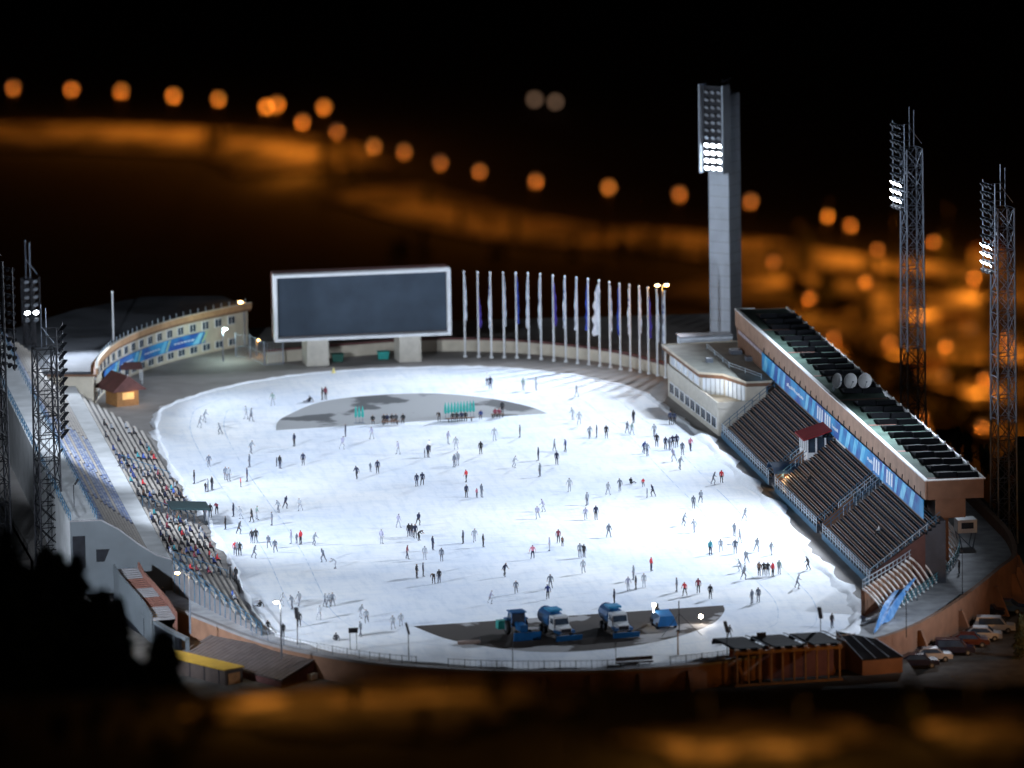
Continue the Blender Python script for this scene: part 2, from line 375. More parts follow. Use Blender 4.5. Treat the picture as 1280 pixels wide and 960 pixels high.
pole_mb=MB(); pole_mb.tube([(0,0,0),(0,0,5.5),(0,0,11.1)],[.13,.11,.075],7); pole_mb.tube([(0,0,0),(0,0,.25)],.25,8)
fin_mb=MB(); fin_mb.tube([(0,0,11.1),(0,0,11.16),(0,0,11.3),(0,0,11.4)],[.06,.14,.14,.04],7)
pm=pole_mb.build('pole',M_white,None); fm=fin_mb.build('finial',M_white,None)
for i,(bx,by) in enumerate(zip(bx_,by_)):
    p=G(560+bx/4,300+by/4); k=kinds[i]
    t=thing('flagpole','tall white flagpole with a limp %s flag, %s from the scoreboard'%(names[k],ordw[i]),'flagpole',p,0,'flagpoles in a curved row behind the rink')
    for s in (pm,fm):
        c=s if i==0 else s.copy()
        if i: sc.collection.objects.link(c)
        c.parent=t
    f=MB(); wd={'W':.75,'p':.34,'b':.26}.get(k,.2); L={'p':5.5,'b':6.2,'W':6.6}.get(k,random.uniform(5.6,7.0)); top=10.8 if k!='p' else random.choice([10.2,7.8]); L=min(L,top-4)
    sgn=-1 if k in 'W' else random.choice([-1,1]); vs=[];N=14
    for j in range(N+1):
        u=j/N; wj=wd*(.35+.65*math.sin(min(1,u*1.25)*math.pi/2))*(1+.25*math.sin(j*1.7+i)); z=top-L*u
        for q in range(4): vs.append((sgn*(.1+wj*q/3),.12*math.sin(q*2.1+j*.8+i),z-.25*q/3*wd))
    f.add(vs,[(j*4+q,j*4+q+1,(j+1)*4+q+1,(j+1)*4+q) for j in range(N) for q in range(3)])
    f.build('flag',{'w':Mfw,'W':Mfw,'p':Mfp,'b':Mfb,'m':Mfm}[k],t,world=False,smooth=True)
p=G(143,475); t=thing('flagpole','lone tall white pole beside the maroon-roofed kiosk at the left stand','flagpole',p)
a=MB(); a.tube([(0,0,0),(0,0,11.3)],[.16,.1],8); a.build('pole',M_white,t,world=False); a=MB(); a.tube([(0,0,11.3),(0,0,11.35),(0,0,11.5),(0,0,11.6)],[.06,.16,.16,.05],7); a.build('finial',M_white,t,world=False)
# ------------------------------------------------------------------ concrete light tower
def floodbank(t,org,ax,rows,cols,dx,dz,litrows,tiltdir,n=8,size=.33,name='floodlight'):
    proto={}
    for r in range(rows):
        for c in range(cols):
            lit=r in litrows
            p=Vector(org)+Vector(ax)*(c-(cols-1)/2)*dx+Vector((0,0,-r*dz))
            key=lit
            if key not in proto:
                d=Vector(tiltdir).normalized(); a=MB(); a.mat(0); a.tube([(0,0,0),tuple(d*.18),tuple(d*.38)],[size*.35,size*.8,size],n,cap=False)
                a.mat(1); a.tube([tuple(d*.36),tuple(d*.375)],[size*.93,size*.93],n)
                o=a.build(name,[M_dsteel,M_lit if lit else M_litdim],t,world=False); proto[key]=o; o.location=p-t.location
            else:
                o=proto[key].copy(); sc.collection.objects.link(o); o.parent=t; o.location=p-t.location
TW=Vector((48.0,102.3,0))
t=thing('light_tower','tall square concrete floodlight tower behind the flagpoles','light tower',TW)
th=R(49)  # faces toward the rink
s=3.05; a=MB(); a.box((TW.x,TW.y,16.5),(s,s,33),th)
a.build('shaft',M_white if False else mat('tower_cladding',(.36,.41,.47),rough=.6,scale=.5,var=.08),t)
a=MB()
for k in range(1,22): a.box((TW.x,TW.y,k*1.5),(s+.03,s+.03,.045),th)
a.build('cladding_joint',M_concd,t)
fdir=Vector((-math.cos(R(41)),-math.sin(R(41)),0)) # outward normal of the lit face: rotate box -x
fdir=Vector((math.cos(th+math.pi),math.sin(th+math.pi),0)); sdir=Vector((-fdir.y,fdir.x,0))
c=TW+fdir*(s/2+.55)
a=MB(); a.box((c.x,c.y,28.6),(.9,3.3,11.2),th); a.build('lamp_housing',M_dsteel,t)
for sg in (-1,1):
    cc=c+sdir*(sg*1.75)+fdir*.35; a=MB(); a.box((cc.x,cc.y,28.6),(1.9,.18,11.6),th); a.build('side_panel',mat('tower_cladding',(0,0,0)),t)
cb=c+fdir*.5; floodbank(t,(cb.x,cb.y,33.6),sdir,11,3,.95,1.0,(7,8,9,10),fdir*.8+Vector((0,0,-.6)))
a=MB()
for k in range(5):
    q=TW+Vector((-.9+k*.45,(.3 if k%2 else -.3),33)); a.tube([q,(q.x+.5*math.sin(k),q.y,34.4+.4*math.sin(k*2))],.06,4)
a.tube([(TW.x-1,TW.y,34),(TW.x+1,TW.y,34.9)],.06,4); a.build('antenna',M_dsteel,t)
light('SPOT','floodlight_beam',tuple(c+fdir*1.3+Vector((0,0,26.5-0))),FLOOD*1.9,COOL,None,1.2,(-60,20,0),87,1)
# ------------------------------------------------------------------ lattice masts
def lattice(mb,x,y,z0,z1,w0,w1,step,rz=0,r=.13):
    n=int((z1-z0)/step); cs,sn=math.cos(rz),math.sin(rz)
    def cor(k,z):
        f=(z-z0)/(z1-z0); w=(w0+(w1-w0)*f)/2; X,Y=[(-w,-w),(w,-w),(w,w),(-w,w)][k%4]; return (x+X*cs-Y*sn,y+X*sn+Y*cs,z)
    for k in range(4): mb.tube([cor(k,z0),cor(k,z1)],r,5)
    for i in range(n):
        za=z0+(z1-z0)*i/n; zb=z0+(z1-z0)*(i+1)/n
        for k in range(4):
            mb.tube([cor(k,za),cor(k+1,zb)],r*.5,3,cap=False); mb.tube([cor(k+1,za),cor(k,zb)],r*.5,3,cap=False); mb.tube([cor(k,zb),cor(k+1,zb)],r*.5,3,cap=False)
def mast(loc,top,label,aim,rack0,rows=11,lit=(8,9,10),pw=1.0,spot=True,w=2.4,zb=0,rackw=3,spota=100,beam=None):
    x,y=loc; t=thing('floodlight_mast',label,'floodlight mast',(x,y,zb),group='lattice floodlight masts round the rink')
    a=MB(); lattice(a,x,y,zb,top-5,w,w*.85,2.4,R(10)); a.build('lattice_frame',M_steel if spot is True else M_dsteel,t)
    a=MB(); a.tube([(x-.25,y,top-5),(x-.25,y,top)],.07,4); a.tube([(x+.3,y,top-5),(x+.3,y,top-.4)],.06,4); a.tube([(x-.25,y,top-2.5),(x+1.2,y,top-4.5)],.05,4); a.build('antenna',M_steel,t)
    d=(Vector((aim[0],aim[1],0))-Vector((x,y,0))).normalized(); sd=Vector((-d.y,d.x,0))
    f=MB(); c=Vector((x,y,0))+d*(w/2+.5)
    for r in range(rows):
        z=rack0-r; p=c+sd*rackw*.6; q=c-sd*rackw*.6; f.tube([(p.x,p.y,z),(q.x,q.y,z)],.07,4)
        f.tube([(x,y,z),(c.x,c.y,z)],.06,4)
    for sg in (-1,1):
        p=c+sd*sg*rackw*.6; f.tube([(p.x,p.y,rack0+.3),(p.x,p.y,rack0-rows+.5)],.08,4)
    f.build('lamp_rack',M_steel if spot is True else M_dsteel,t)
    cc=c+d*.15; floodbank(t,(cc.x,cc.y,rack0),sd,rows,rackw,1.15,1.0,lit,d*.75+Vector((0,0,-.65)),size=.36)
    zc=rack0-rows+1.5
    light('SPOT','floodlight_beam',(c.x+d.x*1.2,c.y+d.y*1.2,zc+1),FLOOD*pw,COOL,None,1.0,((beam or aim)[0],(beam or aim)[1],0),spota,1)
    # ladder
    a=MB(); 
    a.tube([(x-.2,y-w/2-.15,zb),(x-.2,y-w/2-.15,top-6)],.03,3); a.tube([(x+.2,y-w/2-.15,zb),(x+.2,y-w/2-.15,top-6)],.03,3)
    for k in range(int((top-6-zb)/.6)): a.tube([(x-.2,y-w/2-.15,zb+k*.6),(x+.2,y-w/2-.15,zb+k*.6)],.02,3,cap=False)
    a.build('ladder',M_steel if spot is True else M_dsteel,t)
    return t
mast((58.2,30.2),40.7,'right-hand side lattice floodlight mast nearer the concrete tower, behind the covered stand',(-32,12),38.6,11,(7,8,9),.98,zb=-3.6,spota=127,beam=(-60,25))
mast((58.7,-19.3),40.8,'lattice floodlight mast at the right edge, beside the end of the covered stand',(-32,-36),38.6,11,(7,8,9),1.5,zb=-3.6,spota=123,beam=(-40,-48))
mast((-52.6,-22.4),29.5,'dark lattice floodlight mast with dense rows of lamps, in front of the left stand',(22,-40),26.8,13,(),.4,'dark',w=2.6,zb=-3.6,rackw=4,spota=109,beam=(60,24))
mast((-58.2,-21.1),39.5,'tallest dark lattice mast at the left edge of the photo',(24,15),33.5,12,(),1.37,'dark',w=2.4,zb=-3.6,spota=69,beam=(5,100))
mast((-77,-96),27,'unseen lattice floodlight mast added outside the near left corner of the rink',(-8,10),24.5,6,(0,1,2,3,4,5),1.7,zb=-3.6,spota=76,beam=(25,8))  # out of view, added to light the grey end wall and near left side
mast((67,-99),27,'unseen lattice floodlight mast added outside the near right corner of the rink',(4,0),24.5,6,(0,1,2,3,4,5),.5,zb=-3.6,spota=76,beam=(-60,-20))  # out of view, added to light the scoreboard front and stand end
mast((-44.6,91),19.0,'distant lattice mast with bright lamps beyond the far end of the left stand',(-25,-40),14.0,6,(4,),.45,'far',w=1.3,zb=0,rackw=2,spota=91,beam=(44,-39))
light('SPOT','tower_fill_spot',(57,33,35),9000,COOL,None,.6,(48.5,101,17),30,.8)  # extra spot added to lighten the right face of the tower
light('SPOT','tower_fill_spot',(-42.5,90,13.5),26000,COOL,None,.6,(46,101,15),34,.8)  # extra spot added to brighten the left face of the tower
# ------------------------------------------------------------------ right covered stand
t=thing('covered_grandstand','long covered grandstand with brown bench rows and a green and black roof','grandstand',(39,-10,0))
NR=17; XF=35.2; dxr=8.0/NR; dzr=6.3/NR; Z0=.75
blocks=[(3.2,34.5),(-26.6,-.8),(-57.5,-30.2)]
a=MB()
def profile(nr,xf,dx,z0,dz,sgn=1):
    pts=[(xf,0),(xf,z0)]
    for k in range(nr): pts+= [(xf+sgn*dx*(k+1),z0+dz*k),(xf+sgn*dx*(k+1),z0+dz*(k+1))]
    pts.append((xf+sgn*(dx*nr+.6),z0+dz*nr)); pts.append((xf+sgn*(dx*nr+.6),0)); return pts
pf=profile(NR,XF,dxr,Z0,dzr)
def extr(mb,pf,y0,y1):
    n=len(pf); mb.add([(x,y0,z) for x,z in pf]+[(x,y1,z) for x,z in pf],[tuple(range(n)),tuple(range(2*n-1,n-1,-1))]+[(i,n+i,n+(i+1)%n,(i+1)%n) for i in range(n)])
for (ya,yb) in blocks: 
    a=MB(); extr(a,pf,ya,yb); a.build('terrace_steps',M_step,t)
    for k in range(NR):
        x=XF+dxr*(k+.62); z=Z0+dzr*k; b=MB()
        b.mat(0).bx(x-.14,x+.12,ya+.3,yb-.3,z+.22,z+.28); b.bx(x+.10,x+.13,ya+.3,yb-.3,z+.30,z+.46)
        b.mat(1).bx(x-.165,x-.145,ya+.3,yb-.3,z+.235,z+.275)
        y=ya+.6
        b.mat(2)
        while y<yb-.3: b.bx(x-.05,x+.05,y,y+.06,z+.002,z+.22); y+=1.6
        b.build('bench',[M_bench,M_railw if k<4 or k%3==0 else M_rail,M_rail],t)
    b=MB()
    for z in (.75+.35,.75+.7,.75+1.05): b.tube([(XF-.05,ya,z),(XF-.05,yb,z)],.035,4)
    y=ya
    while y<=yb: b.tube([(XF-.05,y,.1),(XF-.05,y,1.8)],.04,4); y+=1.5
    b.mat(1); b.bx(XF-.12,XF-.02,ya,yb,.02,.72)
    b.build('front_rail',[M_railw,M_rail],t)
    # sloping handrails at both block ends
    for yy in (ya+.12,yb-.12):
        b=MB(); 
        for hh in (.55,1.0): b.tube([(XF,yy,Z0+hh),(XF+8.0,yy,Z0+6.3+hh)],.04,4)
        for k in range(0,NR+1,2): b.tube([(XF+dxr*k,yy,Z0+dzr*k-.1),(XF+dxr*k,yy,Z0+dzr*k+1.0)],.04,4)
        b.build('handrail',M_rail,t)
# gaps: stairs with side walls
for (ya,yb) in ((-.8,3.2),(-30.2,-26.6)):
    a=MB(); p2=profile(NR,XF+.3,dxr,.3,dzr*.96); extr(a,p2,ya+.02,yb-.02); a.build('stairway',M_concd,t)
    b=MB(); b.hexa([(XF+.2,ya+1.3,0),(XF+3.8,ya+1.3,0),(XF+3.8,ya+1.5,0),(XF+.2,ya+1.5,0)],[(XF+.2,ya+1.3,1.6),(XF+3.8,ya+1.3,4.6),(XF+3.8,ya+1.5,4.6),(XF+.2,ya+1.5,1.6)]); b.build('stair_wall',M_brownc,t)
    for yy in (ya+.4,yb-.4,ya+1.9):
        b=MB(); b.tube([(XF+2.5,yy,3.6),(XF+8,yy,7.7)],.05,4)
        for k in range(8): b.tube([(XF+2.5+k*.75,yy,2.6+k*.56),(XF+2.5+k*.75,yy,3.6+k*.56)],.04,4)
        b.build('handrail',M_railw,t)
# brown end wall and blue drape
a=MB(); pe=[(XF,0),(XF,1.5),(XF+6.2,Z0+5.0),(XF+6.2,0)]; extr(a,pe,-57.9,-57.52); a.build('end_wall',mat('maroon_render',(.085,.035,.03),rough=.8,scale=.8),t)
b=MB()
b.tube([(XF,-57.7,2.0),(XF+6.6,-57.7,Z0+6.1)],.05,4)
for k in range(9): b.tube([(XF+k*.8,-57.7,1.5+k*.58),(XF+k*.8,-57.7,2.0+k*.6)],.035,4)
b.build('handrail',M_railw,t)
# building under the roof behind the seats
a=MB(); a.bx(43.9,45.7,-50,61.5,0.0,10.6); a.build('rear_building',M_brownc,t)
a=MB(); a.bx(42.3,48.5,-54.8,62.2,10.62,11.0); a.build('roof_deck',M_rgreen,t)
a=MB(); a.bx(42.0,42.28,-55,62.4,9.0,11.12); a.build('fascia',mat('fascia_brown',(.33,.205,.145),rough=.75,scale=.8),t)
a=MB(); a.bx(42.29,48.6,-55.25,-54.82,9.0,11.1); a.build('fascia_end',M_brownc,t)
a=MB(); a.bx(42.29,48.6,62.22,62.5,9.0,11.1); a.build('fascia_end',M_brownc,t)
a=MB(); a.bx(41.93,42.34,-55.3,62.5,11.125,11.26); a.bx(42.35,48.8,-55.3,-54.9,11.125,11.24); a.bx(48.5,48.72,-54.88,62.2,11.01,11.3); a.bx(42.35,44.5,62.1,62.5,11.125,11.24); a.build('roof_edge',M_white,t)
a=MB(); a.hexa([(42.29,28,6.2),(43.85,28,6.2),(43.85,62,6.2),(42.29,62,6.2)],[(42.05,28,8.99),(43.85,28,8.99),(43.85,62,8.99),(42.05,62,8.99)]); a.build('upper_panel',M_brownc,t)
# black roof panels in two staggered columns
N=27
proto=None
for k in range(N):
    y=59-(k+.5)*(112.5/N); 
    for j in (0,1):
        if k==14 : continue
        if proto is None:
            a=MB(); a.hexa([(-1.1,-1.75,0),(1.1,-1.75,0),(1.1,1.55,0),(-1.1,1.55,0)],[(-1.05,-1.7,.62),(1.05,-1.7,.62),(1.05,1.4,.10),(-1.05,1.4,.10)]); proto=a.build('roof_panel',M_black,t,world=False); o=proto
        else: o=proto.copy(); sc.collection.objects.link(o); o.parent=t
        o.location=Vector((45.0+j*2.25,y-j*.5,11.02))-t.location
    if k%4==2:
        a=MB(); a.bx(42.7,48.3,y-2.0,y-1.35,11.004,11.03); a.build('red_strip',M_rred,t)
    a=MB(); a.hexa([(48.35,y-.5,11.0),(48.65,y-.5,11.0),(48.65,y+.5,11.0),(48.35,y+.5,11.0)],[(48.45,y-.1,11.62),(48.6,y-.1,11.62),(48.6,y+.1,11.62),(48.45,y+.1,11.62)]); a.build('edge_bracket',M_white,t)
# faint lettering-like relief on the far fascia
# light columns under the banner
for (y,zt) in ((-2,7.5),(4.5,7.4),(-28,7.6)):
    a=MB(); a.bx(42.6,43.0,y-.25,y+.25,5.0,9.0); a.build('column',M_white,t)
a=MB(); a.bx(42.1,43.6,-8.5,-2.9,5.0,8.2); a.build('white_partition',M_white,t)
# end pavilion under the roof
a=MB(); a.bx(43.2,46.6,-54.9,-50.5,6.8,8.95); a.build('end_pavilion',M_wood if False else M_brownc,t)
# long blue banner below the fascia
B0,B1=-54.9,43.0
tb=thing('banner','long blue sponsor banner with white and cyan marks under the covered stand roof','banner',(41.9,-6,6.8))
a=MB(); a.bx(41.82,41.88,B0,B1,6.75,8.95); a.build('cloth',M_blue,tb)
random.seed(11)
def marks(f,L,par):
    """irregular strokes along the banner; f(u,v) gives the point for u metres along and v up"""
    u=.6
    while u<L-6:
        kind=random.choice('tsbg'); mb=MB()
        if kind=='t':     # line of small writing too fine to read
            for _ in range(random.randint(6,10)):
                w=random.uniform(.25,.6); h=random.uniform(.28,.42); v=.9+random.uniform(-.08,.08)
                mb.add([f(u,v),f(u+w,v),f(u+w,v+h),f(u,v+h)],[(0,1,2,3)]); u+=w+.12
            mb.build('small_writing',M_bwhite,par)
        elif kind=='b':
            for _ in range(3):
                w=.85; mb.add([f(u,.3),f(u+w,.3),f(u+w+.35,1.9),f(u+.35,1.9)],[(0,1,2,3)]); u+=w+.5
            mb.build('large_characters',M_bwhite,par)
        else:
            w=random.uniform(2.2,4.4); mb.add([f(u,.05),f(u+w*.5,.05),f(u+w,2.1),f(u+w*.45,2.1)],[(0,1,2,3)]); u+=w+.4
            mb.build('cyan_swash',M_cyan,par)
        u+=random.uniform(.2,.7)
marks(lambda u,v:(41.80,B1-u,6.8+v),B1-B0,tb)
a=MB(); y=B0+2
while y<B1: a.tube([(41.9,y,8.9),(41.95,y,9.6)],.05,4); y+=3.4
a.build('tie_strap',M_dsteel,tb)
# small pale marks on the fascia far end
tf=MB(); y=60
while y>44:
    w=random.uniform(.5,1.1); tf.bx(41.93,41.985,y-w,y,7.6+.9,8.0+.95); y-=w+.35
o=tf.build('fascia_lettering',mat('faded_lettering',(.42,.36,.40),rough=.7),t)
# satellite dishes
dm=None
for k,(px,lab) in enumerate(((1046,'leftmost white satellite dish on the covered stand roof, turned most edge-on'),(1063,'middle white satellite dish of three on the covered stand roof'),(1081,'rightmost white satellite dish on the covered stand roof'))):
    p=G(px,487,11.3); p=Vector((p.x,p.y,11.02)); 
    t2=thing('satellite_dish',lab,'satellite dish',p,R([35,12,5][k]),'satellite dishes on the roof')
    vs=[(0,.22,1.35)];fs=[];n=20
    for ring,(r,dy) in enumerate(((.35,.17),(.62,.08),(.86,-.05))):
        for i in range(n):
            q=2*math.pi*i/n; vs.append((r*math.cos(q),dy,1.35+r*1.08*math.sin(q)))
    for i in range(n):
        fs.append((0,1+i,1+(i+1)%n))
        for r in range(2): fs.append((1+r*n+i,1+(r+1)*n+i,1+(r+1)*n+(i+1)%n,1+r*n+(i+1)%n))
    a=MB(); a.add(vs,fs); a.build('reflector',M_white,t2,world=False,smooth=True)
    a=MB(); a.tube([(0,.45,0),(0,.3,1.3)],.07,5); a.tube([(-.3,.6,.0),(0,.3,1.1)],.04,4); a.tube([(.3,.6,.0),(0,.3,1.1)],.04,4); a.build('mount',M_steel,t2,world=False)
    a=MB(); a.tube([(0,-.02,.55),(0,-.75,1.3)],.025,4); a.box((0,-.78,1.33),(.14,.14,.14)); a.build('feed_arm',M_steel,t2,world=False)
# commentary booth with red roof
t2=thing('commentary_booth','small glazed booth with a sloping red roof among the covered stand seats','booth',(39.8,1.2,0))
a=MB(); a.bx(38.9,42.2,-1.6,3.2,3.4,4.6); a.build('base_wall',M_white,t2)
a=MB(); a.bx(39.0,42.1,-1.5,3.1,4.602,6.3); a.build('glazing',M_glass,t2)
for (x,y) in ((38.95,-1.6),(38.95,-.4),(38.95,.8),(38.95,2.0),(38.95,3.1),(40,-1.6),(41.1,-1.6),(42.1,-1.6)):
    a=MB(); a.bx(x-.09,x+.09,y-.09,y+.09,4.6,6.35); a.build('mullion',M_white,t2)
a=MB(); a.hexa([(38.4,-2.1,6.1),(42.4,-2.1,7.3),(42.4,3.5,7.3),(38.4,3.5,6.1)],[(38.4,-2.1,6.28),(42.4,-2.1,7.48),(42.4,3.5,7.48),(38.4,3.5,6.28)]); a.build('roof',M_red,t2)
# canopy over the tunnel
t2=thing('tunnel_canopy','dark blue arched canopy over the players tunnel between the seating blocks','canopy',(36.3,1.5,0))
vs=[];n=8
for i in range(n+1):
    q=math.pi*i/n
    for x in (35.0,38.4): vs.append((x,1.2-2.3*math.cos(q),2.2+.9*math.sin(q)))
for i in range(n+1):
    q=math.pi*i/n
    for x in (35.0,38.4): vs.append((x,1.2-2.2*math.cos(q),2.1+.85*math.sin(q)))
o=2*(n+1); fs=[(2*i,2*i+1,2*i+3,2*i+2) for i in range(n)]+[(o+2*i,o+2*i+2,o+2*i+3,o+2*i+1) for i in range(n)]+[(2*i,2*i+2,o+2*i+2,o+2*i) for i in range(n)]+[(2*i+1,o+2*i+1,o+2*i+3,2*i+3) for i in range(n)]
a=MB(); a.add(vs,fs); a.build('canopy_shell',mat('navy_canvas',(.012,.04,.09),rough=.6),t2)
a=MB(); 
for (x,y) in ((35.1,-1.05),(35.1,3.45),(38.3,-1.05),(38.3,3.45)): a.tube([(x,y,.0),(x,y,2.2)],.06,5)
a.build('canopy_posts',M_steel,t2)
light('POINT','tunnel_lamp',(36.2,-1.4,1.9),55,WARM,None,.12)
# curved ramp with white ribs at the near end
t2=thing('curved_ramp','curved ramp with white ribs and blue railing wrapping the near end of the covered stand','ramp',(40,-64,0))
arc_px=[(1107,772),(1130,758),(1155,742),(1180,722),(1197,700),(1200,675)]
arc=smooth([XY(*p) for p in arc_px],5,closed=False)
inn_px=[(1130,735),(1148,722),(1166,708),(1180,694),(1186,682),(1184,668)]
inn=[]
for i_,(x_,y_) in enumerate(arc):
    a_=Vector(arc[max(0,i_-1)]); b_=Vector(arc[min(len(arc)-1,i_+1)]); d_=(b_-a_).normalized(); inn.append((x_-d_.y*2.6,y_+d_.x*2.6))
n=len(arc)
for i in range(0,n,1):
    a=MB(); A=Vector((arc[i][0],arc[i][1],.1)); B=Vector((inn[i][0],inn[i][1],3.0+.3*math.sin(i/n*3))); Cc=(A+B)/2+Vector((0,0,.9))
    pts=[A*(1-u)**2+Cc*2*u*(1-u)+B*u*u for u in [k/6 for k in range(7)]]
    a.tube(pts,.13,5); a.build('rib',M_white,t2)
a=MB()
for hh in (.5,.85,1.2): a.tube([(x,y,hh) for x,y in arc],.045,4)
for x,y in arc: a.tube([(x,y,0),(x,y,1.25)],.05,4)
a.build('outer_railing',mat('teal_rail',(.06,.25,.33),rough=.5),t2)
a=MB()
for hh in (3.5,4.0): a.tube([(x,y,hh) for x,y in inn],.04,4)
for x,y in inn: a.tube([(x,y,2.9),(x,y,4.05)],.04,4)
a.build('upper_railing',M_railw,t2)
a=MB(); a.wall(inn,0.0,3.0,.4); a.build('curved_wall',M_brownc,t2)
def offs(path,o):
    out=[]
    for i_,(x_,y_) in enumerate(path):
        a_=Vector(path[max(0,i_-1)]); b_=Vector(path[min(len(path)-1,i_+1)]); d_=(b_-a_).normalized(); out.append((x_-d_.y*o,y_+d_.x*o))
    return out
# drape
t2=thing('tarpaulin','crumpled bright blue tarpaulin draped over the stand corner by the rink','tarpaulin',(35,-63,0))
vs=[];nu,nv=9,12
c00,c10,c01,c11=[G(*p) for p in ((1112,745,1.6),(1146,722,2.6),(1092,790,.3),(1118,770,.3))]
for i in range(nu+1):
    for j in range(nv+1):
        u,v=i/nu,j/nv; p=c00*(1-u)*(1-v)+c10*u*(1-v)+c01*(1-u)*v+c11*u*v; p=p+Vector((0,0,.35*math.sin(u*9+v*4)*.5+.4*math.sin(v*math.pi))); p.z=max(p.z,.05); vs.append(tuple(p))
a=MB(); a.add(vs,[(i*(nv+1)+j,(i+1)*(nv+1)+j,(i+1)*(nv+1)+j+1,i*(nv+1)+j+1) for i in range(nu) for j in range(nv)]); a.build('sheet',M_tarp,t2,smooth=True)
a=MB(); p=c00; 
for q in (c00,c10,c01,c11): a.tube([(q.x,q.y,0),(q.x,q.y,max(.3,q.z-.15))],.05,4)
a.build('support_stakes',M_steel,t2)
# white cabin on legs
p=G(1207,684); t2=thing('ticket_cabin','small white cabin raised on a steel frame behind the covered stand','cabin',p)
a=MB(); a.box((p.x,p.y,2.6),(2.2,2.2,1.5)); a.build('cabin_body',M_white,t2)
a=MB(); a.box((p.x,p.y-1.115,2.7),(1.4,.05,.7)); a.build('window',M_glass,t2)
a=MB()
for sx in(-1,1):
    for sy in(-1,1): a.tube([(p.x+sx*1.0,p.y+sy*1.0,1.85),(p.x+sx*.6,p.y+sy*1.0,0)],.07,4)
    a.tube([(p.x-1,p.y+sx,1.7),(p.x+.6,p.y+sx,0)],.05,4)
a.build('frame',M_steel,t2)
# ------------------------------------------------------------------ low white building with terrace (far right)
Zr=6.35
t=thing('pavilion','two-storey cream pavilion with roof terrace beside the covered stand','building',(37,50,0))
lo=[(33.7,64.5),(35.0,36.0),(41.5,36.5),(43.8,40),(43.8,66.0)]
up=[(33.9,64.3),(34.7,45.6),(37.3,43.9),(39.0,38.6),(41.4,38.2),(43.7,42),(43.7,65.6)]
roofp=[(33.3,66.2),(34.3,45.2),(37.0,43.4),(38.8,37.3),(41.9,37.2),(45,42),(45,66.6)]
a=MB(); a.prism(lo,0,3.35); a.build('lower_wall',M_creamp,t)
a=MB(); a.wall([(x,y) for x,y in [lo[0],lo[1],lo[2]]],3.352,4.15,.22); a.build('parapet',M_creamp,t)
a=MB(); a.prism(up,3.36,5.7); a.build('upper_wall',M_creamp,t)
a=MB(); a.prism(roofp,5.71,6.15); a.build('fascia',M_brownc,t)
a=MB(); a.prism([(x+(.12 if x<38 else -.1),y+(.15 if y<50 else -.15)) for x,y in roofp],6.152,6.28); a.build('roof',mat('roof_membrane',(.33,.35,.32),rough=.8,scale=.5),t)
a=MB(); a.wall(roofp,6.16,6.4,.18,closed=True); a.build('roof_edge',M_cream,t)
for i in range(9):
    f0=Vector(lo[0]); f1=Vector(lo[1]); p=f0+(f1-f0)*(.05+i*.105); q=f0+(f1-f0)*(.05+i*.105+.08)
    a=MB(); a.wall([(p.x-.03,p.y),(q.x-.03,q.y)],.7,2.1,.12); w_=a.build('window',M_white,t)
    d=(q-p)/2
    for s in (0,1):
        a=MB(); p2=p+d*(s+.12); q2=p+d*(s+.88); a.wall([(p2.x-.10,p2.y),(q2.x-.10,q2.y)],.82,1.98,.06); o=a.build('pane',M_glass,w_)
for i in range(5):
    f0=Vector(up[0]); f1=Vector(up[1]); p=f0+(f1-f0)*(.06+i*.18); q=f0+(f1-f0)*(.06+i*.18+.14)
    a=MB(); a.wall([(p.x-.03,p.y),(q.x-.03,q.y)],4.35,5.5,.12); w_=a.build('window',M_white,t)
    a=MB(); d=(q-p); p2=p+d*.08; q2=p+d*.92; a.wall([(p2.x-.10,p2.y),(q2.x-.10,q2.y)],4.45,5.4,.06); a.build('pane',M_glassl,w_)
for (p,q) in ((up[1],up[2]),(up[2],up[3])):
    P=Vector(p);Q=Vector(q); nn=(Q-P).normalized(); nn=Vector((nn.y,-nn.x)); 
    if nn.y>0: nn=-nn
    P2=P+(Q-P)*.05+nn*.05; Q2=P+(Q-P)*.95+nn*.05; a=MB(); a.wall([tuple(P2),tuple(Q2)],3.6,5.6,.08); a.build('glazed_screen',M_glassl,t)
    for k in range(1,5):
        c=P+(Q-P)*k/5+nn*.12; a=MB(); a.box((c.x,c.y,4.6),(.07,.07,2)); a.build('mullion',M_steel,t)
a=MB(); a.tube([(38.3,62,6.9),(38.6,48,6.9),(41,39,6.9)],.04,4); a.tube([(38.3,62,6.6),(38.6,48,6.6),(41,39,6.6)],.04,4)
for q in ((38.3,62),(38.4,57),(38.5,52),(38.6,48),(39.8,43.5),(41,39)): a.tube([(q[0],q[1],6.28),(q[0],q[1],6.95)],.05,4)
a.build('roof_railing',M_railw,t)
for (x,y,sx) in ((36.5,52,.8),(40.5,57,1.4),(41.5,52,1.0)):
    a=MB(); a.bx(x,x+sx,y,y+sx*1.3,6.285,6.8); a.build('roof_vent',M_steel,t)
light('POINT','terrace_lamp',(35.8,42,5.3),90,(1,.96,.9),None,.15)
t2=thing('glass_cabin','low glazed cabin behind the cream pavilion roof','cabin',(39,71.5,0))
a=MB(); a.bx(36.5,43,70.5,73,0,5.2); a.build('wall',M_creamp,t2); a=MB(); a.bx(36.4,43.1,70.4,70.47,5.25,6.3); a.bx(36.4,36.47,70.5,73,5.25,6.3); a.build('glazing',M_glassl,t2); a=MB(); a.bx(36.3,43.2,70.3,73.2,6.31,6.45); a.build('roof',M_steel,t2)
# ------------------------------------------------------------------ left grandstand
t=thing('open_grandstand','long open grandstand of pale benches in two tiers along the left side','grandstand',(-42,10,0))
YE=-42.0
